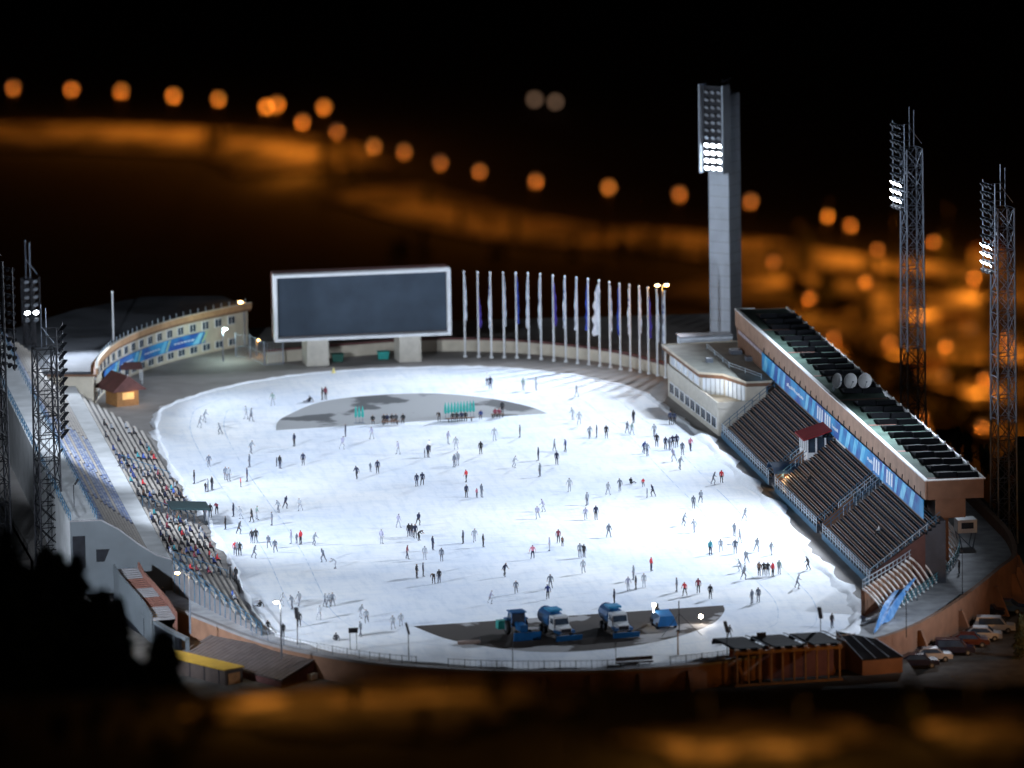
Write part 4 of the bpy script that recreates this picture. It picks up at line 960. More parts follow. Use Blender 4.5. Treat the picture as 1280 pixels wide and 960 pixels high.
# ------------------------------------------------------------------ ice trucks and tractor
def wheel(t,x,y,r=.5,w=.35,name='wheel'):
    a=MB(); a.mat(0).tube([(x-w/2,y,r),(x-w/2+.05,y,r),(x+w/2-.05,y,r),(x+w/2,y,r)],[r*.9,r,r,r*.9],14); wh=a.build(name,M_tyre,t,world=False)
    a=MB(); a.tube([(x-w/2-.02,y,r),(x+w/2+.02,y,r)],[r*.5,r*.5],10); a.build('rim',M_steel,wh,world=False)
def truck(p,rz,label):
    t=thing('ice_truck',label,'truck',p,rz,'ice resurfacing trucks on the dark island') # faces -y
    s=1
    a=MB(); a.hexa([(-1.1,-2.0,1.0),(1.1,-2.0,1.0),(1.1,0,1.0),(-1.1,0,1.0)],[(-1.0,-1.55,2.75),(1.0,-1.55,2.75),(1.0,-.1,2.75),(-1.0,-.1,2.75)]); cb=a.build('cab',M_vwhite,t,world=False)
    a=MB(); a.add([(-.92,-1.93,1.75),(.92,-1.93,1.75),(.88,-1.68,2.5),(-.88,-1.68,2.5)],[(0,1,2,3)]); a.build('windscreen',M_glass,cb,world=False)
    for sx in(-1,1): a=MB(); a.add([(sx*1.085,-1.6,1.8),(sx*1.085,-.4,1.8),(sx*1.03,-.45,2.5),(sx*1.03,-1.4,2.5)],[(0,1,2,3)]); a.build('side_window',M_glass,cb,world=False)
    a=MB(); a.hexa([(-.85,-3.4,.9),(.85,-3.4,.9),(.95,-2.0,.9),(-.95,-2.0,.9)],[(-.75,-3.3,1.6),(.75,-3.3,1.6),(.9,-2.0,1.75),(-.9,-2.0,1.75)]); a.build('bonnet',M_vwhite,t,world=False)
    a=MB(); a.box((0,-3.42,1.2),(1.3,.06,.5)); a.build('grille',M_dsteel,t,world=False)
    for sx in(-1,1): a=MB(); a.box((sx*.95,-2.75,1.05),(.5,1.5,.35)); a.build('mudguard',M_vblue,t,world=False); a=MB(); a.tube([(sx*.72,-3.46,.98),(sx*.72,-3.5,.98)],.13,8); a.build('headlight',M_litdim,t,world=False)
    a=MB(); a.tube([(0,.1,2.0),(0,.3,2.0),(0,4.0,2.0),(0,4.2,2.0)],[.9,1.15,1.15,.9],14); a.build('water_tank',M_vblue,t,world=False)
    a=MB(); a.box((0,1.2,3.2),(1.7,2.0,.25)); a.build('tank_walkway',mat('cyan_paint',(.02,.28,.55),rough=.5),t,world=False)
    a=MB(); a.box((0,.5,.85),(1.1,7.2,.3)); a.build('chassis',M_dsteel,t,world=False)
    for y in (-2.8,1.6,3.0):
        for sx in(-1,1): wheel(t,sx*.98,y)
    a=MB(); a.hexa([(-1.75,-4.5,.15),(1.75,-4.5,.15),(1.75,-4.2,.15),(-1.75,-4.2,.15)],[(-1.75,-4.7,.85),(1.75,-4.7,.85),(1.75,-4.4,.85),(-1.75,-4.4,.85)]); a.build('front_blade',M_vblue,t,world=False)
    t.scale=(.84,.84,.84); return t
truck(G(696,794),R(12),'blue and white tank truck in the middle, between the tractor and the other tank truck')
truck(G(770,790),R(8),'blue and white tank truck parked farthest right on the dark island')
p=G(648,794); t=thing('tractor','dark blue tractor with a bright blue snow blade on the dark island','tractor',p,R(8))
a=MB(); a.box((0,-1.2,1.15),(.8,2.0,.75)); a.build('bonnet',M_vblue,t,world=False)
a=MB(); a.hexa([(-.8,-.2,1.0),(.8,-.2,1.0),(.85,1.3,1.0),(-.85,1.3,1.0)],[(-.7,0,2.45),(.7,0,2.45),(.7,1.2,2.45),(-.7,1.2,2.45)]); cbn=a.build('cab',M_glass,t,world=False)
a=MB(); 
for sx in(-1,1):
    a.tube([(sx*.8,-.2,1.0),(sx*.72,0,2.45)],.06,4); a.tube([(sx*.86,1.3,1.0),(sx*.72,1.2,2.45)],.06,4)
a.box((0,.6,2.52),(1.75,1.6,.14)); a.build('cab_frame',M_vblue,t,world=False)
for sx in(-1,1): wheel(t,sx*.95,.9,.8,.45); wheel(t,sx*.75,-1.7,.45,.3); a=MB(); a.box((sx*.95,.9,1.7),(.5,1.3,.1)); a.build('mudguard',M_vblue,t,world=False)
a=MB(); a.hexa([(-1.5,-3.4,.1),(1.5,-3.4,.1),(1.5,-3.1,.1),(-1.5,-3.1,.1)],[(-1.5,-3.65,1.0),(1.5,-3.65,1.0),(1.5,-3.4,1.0),(-1.5,-3.4,1.0)]); a.build('snow_blade',mat('bright_blue_paint',(.015,.15,.42),rough=.4),t,world=False)
a=MB(); a.tube([(-.4,-2.2,.7),(-.5,-3.2,.5)],.08,4); a.tube([(.4,-2.2,.7),(.5,-3.2,.5)],.08,4); a.build('blade_arm',M_dsteel,t,world=False)
a=MB(); a.box((-1.4,1.6,1.0),(1.0,1.0,.9)); a.build('green_hopper',M_teal,t,world=False)
# small ice machine with lit lamps, and a mobile lamp
p=G(830,783); t=thing('ice_resurfacer','small bright blue ice resurfacer with a lit lamp, right of the trucks','ice resurfacer',p,R(5))
a=MB(); a.hexa([(-1.1,-1.6,.35),(1.1,-1.6,.35),(1.1,1.6,.35),(-1.1,1.6,.35)],[(-.75,-1.2,1.35),(.75,-1.2,1.35),(.9,1.4,1.6),(-.9,1.4,1.6)]); a.build('snow_tank',mat('bright_blue_paint',(0,0,0)),t,world=False)
a=MB(); a.box((0,1.7,.5),(2.2,.5,.5)); a.build('conditioner',M_dsteel,t,world=False)
a=MB(); a.box((-.5,1.1,1.75),(.5,.5,.12)); a.box((-.5,1.35,2.0),(.5,.08,.5)); a.build('driver_seat',M_dsteel,t,world=False)
for sx in(-1,1):
    for y in(-1,1): wheel(t,sx*1.0,y,.35,.25)
a=MB(); a.tube([(-.9,.9,1.4),(-.9,.9,2.2)],.05,4); a.tube([(-.9,.9,2.2),(-.9,.75,2.3),(-.9,.6,2.3)],[.1,.2,.2],8); a.build('work_lamp',M_warmw,t,world=False)
p=G(876,780); t=thing('work_light','small warm work light on a stand at the right tip of the dark island','work light',p)
a=MB(); a.tube([(0,0,0),(0,0,.7)],.05,4); a.tube([(-.4,-.3,0),(0,0,.5)],.03,4); a.tube([(.4,-.3,0),(0,0,.5)],.03,4); a.build('stand',M_dsteel,t,world=False); a=MB(); a.tube([(0,.05,.85),(0,-.1,.85),(0,-.18,.85)],[.12,.24,.2],8); a.build('lamp',M_warmw,t,world=False)
light('POINT','work_beam',tuple(p+Vector((0,-.6,1.0))),60,(1,.85,.7),None,.15); 
p=G(849,792); t=thing('sprinkler_mast','thin black mast with stays standing on the right of the dark island','mast',p); a=MB(); a.tube([(0,0,0),(0,0,3.6)],.06,5); a.build('mast_pole',M_dsteel,t,world=False); a=MB(); a.tube([(0,0,2.2),(2.2,-1.5,0)],.03,3); a.tube([(0,0,2.2),(-2.2,-1.5,0)],.03,3); a.build('stays',M_dsteel,t,world=False)
# ------------------------------------------------------------------ teal frames on the far island
def parasol(p,k,label,group):
    t=thing('folded_parasol',label,'parasol',p,0,group)
    a=MB(); a.tube([(0,0,0),(0,0,.9)],.03,4); a.tube([(0,0,0),(0,0,.08)],.28,8); a.build('stand',M_steel,t,world=False)
    a=MB(); a.tube([(0,0,.75),(0,0,1.0),(0,0,1.7),(0,0,2.2)],[.12,.2,.13,.02],7); a.build('canopy',M_teal,t,world=False)
for k in range(10): parasol(G(557+k*3.9,524.5-.3*k),k,'narrow teal folded parasol in the tight row by the benches on the far island','teal parasols in a row')
for k in range(3): parasol(G(445+k*4.2,529),k,'teal folded parasol in the small group at the left of the far island','teal parasols in a small group')
for (px,py,L,lab) in ((575,527,3.6,'dark bench in front of the row of teal parasols'),(488,531,2.2,'short dark bench on the far island, left of centre'),(622,522,1.6,'small dark bench at the right end of the far island')):
    p=G(px,py); t=thing('bench',lab,'bench',p,R(2),'benches on the far island'); a=MB(); a.box((0,0,.45),(L,.45,.08)); a.build('seat',M_bench,t,world=False)
    for sx in(-L*.4,L*.4): a=MB(); a.box((sx,0,.2),(.08,.4,.42)); a.build('leg',M_dsteel,t,world=False)
p=G(417,466); t=thing('traffic_cone','small yellow cone at the far edge of the ice near the scoreboard','cone',p); a=MB(); a.tube([(0,0,.06),(0,0,.7)],[.22,.04],8); a.build('cone_body',mat('yellow_plastic',(.7,.6,.2)),t,world=False); a=MB(); a.box((0,0,.03),(.55,.55,.06)); a.build('cone_base',mat('yellow_plastic',(0,0,0)),t,world=False)
# ------------------------------------------------------------------ people
import bmesh
def V(*a): return Vector(a)
def person_mesh(name,J):
    # J: dict joint->(pos, radius)
    bones=[('pel','spi',0),('spi','che',0),('che','nek',0),('nek','hd0',2),('hd0','hd1',2)]
    for s in 'LR': bones+= [('che','sh'+s,0),('sh'+s,'el'+s,0),('el'+s,'wr'+s,0),('wr'+s,'pa'+s,2),('pel','hi'+s,1),('hi'+s,'kn'+s,1),('kn'+s,'an'+s,1),('an'+s,'to'+s,4)]
    bm=bmesh.new(); idx={}
    lay=bm.verts.layers.skin.verify()
    for k,(p,r) in J.items():
        v=bm.verts.new(p); v[lay].radius=(r,r) if not isinstance(r,tuple) else r; v[lay].use_root=(k=='pel'); idx[k]=v
    for a,b,c in bones: bm.edges.new((idx[a],idx[b]))
    me=bpy.data.meshes.new('tmp'); bm.to_mesh(me); bm.free()
    o=bpy.data.objects.new('tmp',me); sc.collection.objects.link(o)
    o.modifiers.new('s','SKIN'); ms=o.modifiers.new('u','SUBSURF'); ms.levels=1
    dg=bpy.context.evaluated_depsgraph_get(); dg.update()
    out=bpy.data.meshes.new_from_object(o.evaluated_get(dg)); bpy.data.objects.remove(o)
    segs=[(Vector(J[a][0]),Vector(J[b][0]),c,J[a][1] if not isinstance(J[a][1],tuple) else J[a][1][0]) for a,b,c in bones]
    vs=[v.co.copy() for v in out.vertices]; fs=[list(p.vertices) for p in out.polygons]; mi=[]
    hd=Vector(J['hd0'][0]); ht=Vector(J['hd1'][0]); fwd=J['_f'] if '_f' in J else Vector((0,-1,0))
    for f in fs:
        c=sum((vs[i] for i in f),Vector())/len(f); best=(9,0)
        for a,b,cat,r in segs:
            t=max(0,min(1,(c-a).dot(b-a)/max(1e-6,(b-a).length_squared))); d=(c-(a+(b-a)*t)).length-r*.6
            if d<best[0]: best=(d,cat)
        k=best[1]
        if k==2 and (c-hd).length<.3 and c.z>hd.z-.06 :
            if (c-hd).y>-.035 or c.z>ht.z-.03: k=3
        mi.append(k)
    mb=MB(); mb.v=[tuple(v) for v in vs]; mb.f=fs; mb.mi=mi
    up=(ht-hd).normalized(); mid=hd.lerp(ht,.45)
    mb.mat(2)
    fw=Vector((0,-1,0)); sd=Vector((1,0,0))
    mb.tube([mid+fw*.085,mid+fw*.125-up*.03,mid+fw*.1-up*.045],[.012,.018,.01],5)
    for s in(-1,1): mb.tube([mid+sd*s*.085,mid+sd*s*.105+up*.01],[.03,.02],6)
    mb.mat(3)
    for s in(-1,1): mb.tube([mid+sd*s*.035+fw*.088+up*.02,mid+sd*s*.035+fw*.1+up*.02],[.013,.01],5)
    mb.mat(2); mb.tube([mid-sd*.03+fw*.088-up*.07,mid+sd*.03+fw*.088-up*.07],[.008,.008],4)
    for s in 'LR':
        w_=Vector(J['wr'+s][0]); p=Vector(J['pa'+s][0]); d=(p-w_).normalized(); q=d.cross(Vector((0,0,1))); 
        q=Vector((0,1,0)) if q.length<.3 else q.normalized(); n=d.cross(q).normalized()
        for k,L in enumerate((.075,.085,.08,.062)):
            b=p+q*(-.03+k*.02); mb.tube([b-d*.01,b+d*L*.5,b+d*L*.8+n*.025,b+d*L*.85+n*.05],[.010,.0095,.009,.007],4)
        b=w_.lerp(p,.5); mb.tube([b-q*.02,b-q*.05+d*.025,b-q*.06+d*.055],[.012,.011,.008],4)
    # skate blades
    mb.mat(4)
    for s in 'LR':
        a=Vector(J['an'+s][0]); b=Vector(J['to'+s][0]); d=(b-a); d.z=0; 
        if d.length>.05 and J['pel'][0][2]>.75:
            d.normalize(); zz=min(a.z,b.z)-.05; mb.tube([(a.x-d.x*.08,a.y-d.y*.08,zz),(b.x+d.x*.08,b.y+d.y*.08,zz)],.018,4)
    me=bpy.data.meshes.new(name); me.from_pydata(mb.v,[],mb.f); me.polygons.foreach_set('material_index',mb.mi); me.polygons.foreach_set('use_smooth',[True]*len(mb.f)); 
    for k in range(5): me.materials.append(None)
    me.update(); return me
def pose(kind):
    J={}
    def put(k,p,r): J[k]=(Vector(p),r)
    def legs(L,Rr):
        for s,q in (('L',L),('R',Rr)):
            put('hi'+s,q[0],.095); put('kn'+s,q[1],.068); put('an'+s,q[2],.05); put('to'+s,q[3],.042)
    def arms(L,Rr):
        for s,q in (('L',L),('R',Rr)):
            put('sh'+s,q[0],.075); put('el'+s,q[1],.055); put('wr'+s,q[2],.036); put('pa'+s,q[3],.035)
    def trunk(pel,spi,che,nek,h0,h1):
        put('pel',pel,(.145,.11)); put('spi',spi,(.14,.11)); put('che',che,(.165,.125)); put('nek',nek,.06); put('hd0',h0,.09); put('hd1',h1,.085)
    if kind=='stand':
        trunk((0,0,.96),(0,0,1.14),(0,0,1.34),(0,0,1.5),(0,-.01,1.6),(0,-.01,1.7))
        legs(((-.1,0,.9),(-.12,-.02,.5),(-.13,.02,.13),(-.15,-.14,.09)),((.1,0,.9),(.12,-.02,.5),(.13,.02,.13),(.15,-.14,.09)))
        arms(((-.2,0,1.42),(-.27,.02,1.16),(-.27,-.06,.93),(-.26,-.09,.85)),((.2,0,1.42),(.27,.02,1.16),(.27,-.06,.93),(.26,-.09,.85)))
    if kind=='stride':
        trunk((0,.05,.9),(0,0,1.07),(0,-.09,1.26),(0,-.15,1.42),(0,-.18,1.52),(0,-.19,1.62))
        legs(((-.1,.05,.85),(-.13,-.2,.5),(-.12,-.05,.13),(-.13,-.21,.09)),((.1,.05,.85),(.16,.14,.5),(.2,.32,.2),(.24,.2,.13)))
        arms(((-.2,-.1,1.34),(-.27,.04,1.12),(-.26,.12,.92),(-.26,.17,.85)),((.2,-.1,1.34),(.27,-.16,1.1),(.24,-.32,.98),(.22,-.4,.96)))
    if kind=='glide':
        trunk((0,.02,.94),(0,0,1.12),(0,-.03,1.32),(0,-.05,1.48),(0,-.07,1.58),(0,-.08,1.68))
        legs(((-.1,0,.89),(-.14,-.12,.5),(-.15,-.16,.13),(-.16,-.32,.09)),((.1,.03,.89),(.15,.06,.5),(.2,.2,.15),(.24,.05,.1)))
        arms(((-.2,-.03,1.4),(-.3,-.02,1.18),(-.34,-.1,.98),(-.35,-.14,.9)),((.2,-.03,1.4),(.3,-.02,1.18),(.34,-.1,.98),(.35,-.14,.9)))
    if kind=='bend':
        trunk((0,.12,.88),(0,0,1.02),(0,-.2,1.14),(0,-.36,1.2),(0,-.45,1.24),(0,-.54,1.27))
        legs(((-.1,.12,.84),(-.12,0,.5),(-.13,.08,.13),(-.15,-.08,.09)),((.1,.12,.84),(.12,0,.5),(.13,.08,.13),(.15,-.08,.09)))
        arms(((-.19,-.24,1.2),(-.24,-.36,.98),(-.18,-.54,.92),(-.16,-.62,.92)),((.19,-.24,1.2),(.24,-.36,.98),(.18,-.54,.92),(.16,-.62,.92)))
    if kind=='sit':   # on a seat 0.45 high
        trunk((0,.05,.52),(0,.04,.7),(0,-.01,.9),(0,-.03,1.06),(0,-.05,1.16),(0,-.06,1.26))
        legs(((-.1,.02,.5),(-.13,-.38,.5),(-.13,-.4,.12),(-.14,-.55,.07)),((.1,.02,.5),(.13,-.38,.5),(.13,-.4,.12),(.14,-.55,.07)))
        arms(((-.2,0,.98),(-.27,-.08,.75),(-.15,-.3,.62),(-.11,-.37,.61)),((.2,0,.98),(.27,-.08,.75),(.15,-.3,.62),(.11,-.37,.61)))
    if kind=='ground':
        trunk((0,.05,.14),(0,.1,.33),(0,.08,.53),(0,.04,.68),(0,.01,.78),(0,0,.88))
        legs(((-.1,0,.13),(-.2,-.35,.32),(-.2,-.62,.08),(-.22,-.74,.14)),((.1,0,.13),(.2,-.4,.16),(.24,-.78,.08),(.26,-.84,.19)))
        arms(((-.2,.08,.6),(-.32,.22,.38),(-.34,.3,.12),(-.35,.3,.05)),((.2,.08,.6),(.25,-.08,.42),(.16,-.28,.36),(.14,-.36,.36)))
    return J
PM={k:person_mesh('person_'+k,pose(k)) for k in ('stand','stride','glide','bend','sit','ground')}
def cm(name,c): return mat(name,c,rough=.8,scale=6,var=.15)
JK={'navy':(.012,.018,.05),'black':(.012,.012,.015),'charcoal':(.05,.052,.06),'dark blue':(.02,.04,.16),'red':(.55,.03,.04),'maroon':(.18,.03,.05),'pink':(.55,.18,.25),'teal':(.03,.25,.3),'pale grey':(.34,.37,.41),'pale lilac':(.33,.33,.45),'grey':(.24,.27,.31),'brown':(.16,.09,.06),'white':(.8,.8,.82),'blue':(.04,.1,.4),'yellow':(.6,.35,.05),'pale green':(.24,.32,.30),'slate':(.12,.14,.18)}
JM={k:cm('jacket_'+k.replace(' ','_'),c) for k,c in JK.items()}
TRS=[cm('trousers_black',(.014,.014,.018)),cm('trousers_navy',(.015,.02,.05)),cm('trousers_pale',(.32,.34,.39)),cm('trousers_grey',(.13,.14,.17))]
SK=[cm('skin_light',(.55,.36,.27)),cm('skin_tan',(.42,.26,.18))]; HR=[cm('hair_dark',(.02,.015,.012)),cm('hat_grey',(.12,.12,.13)),cm('hair_brown',(.08,.045,.025))]
BT=cm('boots_dark',(.02,.02,.022))
def person(loc,kind,jk,child=False,rz=None,rnd_=random):
    o=bpy.data.objects.new('person',PM[kind]); sc.collection.objects.link(o)
    o.location=loc; o.rotation_euler=(0,0,rnd_.uniform(0,6.28) if rz is None else rz); s=(.68 if child else rnd_.uniform(.93,1.03)); o.scale=(s,s,s)
    tr=TRS[0] if jk in('navy','black','dark blue','maroon','red','brown','blue','white','charcoal') and rnd_.random()<.75 else TRS[1]
    if jk in('pale grey','pale lilac','pale green'): tr=TRS[2]
    if jk in('grey','slate'): tr=TRS[3]
    for i,m_ in enumerate((JM[jk],tr,rnd_.choice(SK),rnd_.choice(HR),BT)):
        o.material_slots[i].link='OBJECT'; o.material_slots[i].material=m_
    return o
PP='''387,503,ground,black;403,500,stand,charcoal;407,500,stand,maroon;250,535,stride,pale grey;256,528,stride,pale grey;275,543,stride,grey;308,524,glide,pale grey;314,527,glide,grey;341,507,glide,pale green;314,567,stride,grey;261,584,stride,slate;312,584,stand,slate;368,558,stand,navy;432,546,stand,navy;428,562,stride,pale lilac;346,583,stand,navy,c;350,586,stand,black;379,582,stand,navy;243,605,stand,black;257,615,stand,black,c;260,615,stand,grey;265,613,stand,black;282,600,stand,slate;286,602,stand,grey;301,609,stand,red,c;309,602,stand,navy;348,641,stride,grey;357,636,stride,navy;375,639,stride,pale grey;256,649,stand,maroon;263,647,stand,black;271,643,bend,maroon;292,646,stand,navy;301,649,stride,pale grey;315,653,glide,black;321,650,glide,pale green;340,657,stand,slate
282,662,stand,black;299,668,stride,charcoal;315,679,stand,black;320,679,stand,black;336,685,stride,slate;344,691,stride,slate;318,698,stride,slate;364,680,stand,pale lilac;371,679,stand,slate,c;376,681,stand,red;393,682,stride,grey;404,703,stride,slate;419,711,bend,pale grey;294,694,stand,red;297,695,stand,grey;300,695,stand,black;288,726,stand,black;295,727,stand,black;325,759,ground,black;352,758,stride,pale grey;365,762,stride,grey;374,758,glide,pale grey;406,759,glide,grey;411,759,stride,grey;416,758,glide,grey;399,775,stride,pale grey;451,773,stride,pale grey;458,779,stride,grey;374,784,stand,black;451,796,glide,grey;335,793,stand,black;354,797,stand,black;420,801,ground,charcoal
531,572,stand,slate,c;535,572,stand,navy;537,566,glide,white;463,590,stand,slate,c;472,592,stand,navy;446,599,stride,navy;465,549,glide,pale lilac;498,568,glide,pale lilac;560,555,glide,pale lilac;601,568,stand,black;650,547,stand,charcoal;618,551,glide,pale grey;568,584,stand,slate;572,582,stand,pale grey;570,562,glide,pale grey;643,585,stride,pale grey;521,608,stand,navy;528,607,stride,navy;583,603,glide,red;583,622,stand,navy;596,622,stand,pink,c;602,622,stand,slate
549,527,bend,black;628,518,stand,black;609,482,stand,white;613,487,stand,navy;523,657,stride,navy;511,671,stand,black;515,672,stand,black;519,673,stand,navy;524,676,bend,black;498,660,glide,pale lilac;477,680,stand,pale lilac;541,688,stand,navy;579,680,stand,navy;593,678,stride,pale grey;604,684,stand,black;509,699,glide,maroon;531,700,stand,pale grey;552,702,stand,slate;521,723,stand,black;529,721,stand,navy;542,730,bend,black;549,729,stand,black;631,721,stride,navy;645,742,stride,slate;613,755,stride,pale lilac;491,787,stride,pale grey;501,783,stride,pale grey
654,488,stand,pale green;670,488,stand,pale grey;721,496,glide,pale grey;716,525,stride,pale grey;724,531,glide,pale grey;737,548,stride,grey;746,547,stand,navy;758,548,stand,black;784,542,glide,slate;790,544,glide,pale green;792,529,stand,black;838,531,stand,navy;843,531,stand,navy;693,564,glide,grey;707,565,glide,dark blue;673,576,stand,navy;696,581,stand,navy;675,596,stand,grey;805,567,stride,dark blue;809,570,glide,grey;821,559,stand,black;818,546,glide,grey;832,562,stand,navy;837,563,stand,slate;841,560,stand,navy;846,560,stand,navy;853,569,stand,slate;850,587,stride,pale grey;842,577,stride,pale lilac;775,614,stride,slate;789,605,ground,black;804,609,stride,red,c;809,622,stand,slate,c;816,621,stride,navy;734,632,stand,grey;732,650,stride,pale lilac;745,650,stand,navy;672,649,stride,pale lilac;679,640,stride,pale lilac;855,658,stride,grey;712,615,glide,pale grey;760,619,glide,pale grey
698,679,stand,maroon;703,683,stand,brown,c;687,689,stand,pale lilac;666,699,glide,pink;730,697,stand,black;725,697,stand,grey;761,672,glide,slate;729,717,stride,pale grey;814,714,stand,red;795,737,stand,black;792,725,stand,grey;805,734,stand,pale grey;785,738,glide,pale lilac;768,755,stand,navy;685,749,stride,dark blue;688,736,glide,slate;846,740,stand,slate;856,745,glide,red;863,564,glide,pink;902,604,stand,red;892,606,stride,slate;867,636,stand,slate;876,629,stride,grey;868,666,stride,pale grey;888,694,stand,teal;901,690,stride,pale grey;919,692,stand,slate;918,671,stand,grey;925,679,glide,pale grey;933,705,stride,grey;964,694,glide,pale grey;949,720,stand,brown;955,720,stand,black;960,720,stand,black;966,721,stand,red;974,718,stand,pale green;1010,713,stride,black;931,651,stride,pale grey;946,690,stride,pale grey;930,725,stride,grey;925,715,stride,pale grey;997,736,stride,grey;940,755,stand,slate;948,753,stand,slate;873,742,stand,maroon;888,749,stand,black;1040,785,stand,black;912,799,glide,grey'''
rp_=random.Random(5); rows_=[]
for tok in PP.replace('\n',';').split(';'):
    f=tok.split(','); px,py=float(f[0]),float(f[1]); rows_.append((px,py,f[2],f[3],len(f)>4))
seat_pts=[(466,530.5),(480,529.8),(484,529.7),(490,529.5),(495,529.4),(504,529.3),(566,527),(571,526.8),(577,526.6),(582,526.5),(601,524),(619,522.3),(624,522)]
for i,(px,py) in enumerate(seat_pts): rows_.append((px,py,'sit',['black','black','navy','black','charcoal','black','black','black','navy','black','dark blue','maroon','maroon'][i],False))
def zone(px,py,kind):
    if kind=='sit': r='on a far island bench'
    elif py<505: r='beyond the far island'
    elif py<534 and 345<px<684: r='on the far island'
    elif py<576: r='just below the far island'
    elif py<612: r='on upper middle ice'
    elif py<645: r='just above mid ice'
    elif py<684: r='on mid ice'
    elif py<715: r='just below mid ice'
    elif py<757: r='behind the parked trucks'
    else: r='near the front bend'
    x=(px-(195+(py-540)*.55 if py>540 else 200))/(700.)
    c='far left' if x<.28 else ('left centre' if x<.5 else ('right centre' if x<.72 else 'far right'))
    return r,c
posew={'stand':'standing','stride':'striding','glide':'gliding','bend':'bending','sit':'seated','ground':'sitting'}
buck={}
for i,(px,py,kd,jk,ch) in enumerate(rows_):
    r,c=zone(px,py,kd); buck.setdefault((kd,jk,ch,r,c),[]).append(i)
NP=0
for key,ids in buck.items():
    ids.sort(key=lambda i:rows_[i][0])
    for n_,i in enumerate(ids):
        px,py,kd,jk,ch=rows_[i]; r,c=key[3],key[4]
        lab='%s %s in %s, %s, %s'%('child' if ch else 'person',posew[kd],jk,r,c)
        if len(ids)==2: lab+=', %s of two'%('left' if n_==0 else 'right')
        elif len(ids)>2: lab+=', %s from left'%ordw[n_]
        o=person(G(px,py,.03),kd,jk,ch,rz=rp_.uniform(-.4,.4) if kd=='sit' else None,rnd_=rp_); NP+=1
        tag(o,lab,'child' if ch else 'person','people on the rink')
# spectators in the lower left tier
cnt={}
def tier_spot(k,y): 
    x=LX-ldx*(k+.6); return Vector((x+.02,y,LZ+ldz*k-.14))
used=set()
crowd=MB(); cmats=[]
for n_ in range(165):
    k=rp_.randrange(NL); cl=rp_.choice([(-38,-8),(-38,-8),(-3,20),(-3,20),(-58,-40),(22,50),(-34,-10)])
    y=round(rp_.uniform(*cl)/.6)*.6
    x=LX-ldx*(k+.6)
    if (k,y) in used or y<near_y(x)+1 or y>far_y(x)-1 or -8.6<y<-3.4: continue
    used.add((k,y)); jk=rp_.choice(['navy','black','blue','dark blue','charcoal','red','slate','grey','maroon','teal','charcoal','slate','pale grey','black','navy','black','brown','dark blue'])
    if NP<290 and y<21:
        o=person(tier_spot(k,y),'sit',jk,False,rz=R(90)+rp_.uniform(-.3,.3),rnd_=rp_); NP+=1
        part='front rows' if k<3 else ('middle rows' if k<6 else 'back rows'); seg='nearest block' if y<-39 else ('block below the canopy' if y<-5 else 'block above the canopy')
        tag(o,'spectator in %s, left stand, %s, %s'%(jk,part,seg),'person','spectators in the lower left tier')
    else:
        me=PM['sit']; off=len(crowd.v); p=tier_spot(k,y)
        ms=[JM[jk],TRS[0],SK[0],HR[0],BT]
        for x_ in ms:
            if x_ not in cmats: cmats.append(x_)
        for v in me.vertices: crowd.v.append((p.x-v.co.y,p.y+v.co.x,p.z+v.co.z))
        for f in me.polygons: crowd.f.append([off+i for i in f.vertices]); crowd.mi.append(cmats.index(ms[f.material_index]))
if crowd.f: tag(crowd.build('crowd',cmats,None,smooth=True),'crowd seated in the farther blocks of the lower left tier','crowd',kind='stuff')
for (px,py,jk,lab) in ((150,583,'navy','person standing on the upper left walkway'),(204,752,'black','person standing at the foot of the curved red steps by the grey wall'),(1199,718,'black','person standing by the curved ramp railing on the right promenade'),(1042,571,'slate','')):
    if lab:
        o=person(G(px,py,0) if px!=150 else G(px,py,3.4),'stand',jk,False,rnd_=rp_); tag(o,lab,'person')
for (x,y,jk,lab) in ((35.2+8.0/17*5.4,-9,'black','dark-dressed person seated alone among the empty rows of the middle right block'),(35.2+8.0/17*7.4,-45,'white','pale-dressed person seated alone in the nearest right-hand seating block')):
    k=int((x-35.2)/(8.0/17)); o=person(Vector((35.2+8.0/17*(k+.62),y,.75+6.3/17*k-.18)),'sit',jk,False,rz=R(-90),rnd_=rp_); tag(o,lab,'person')

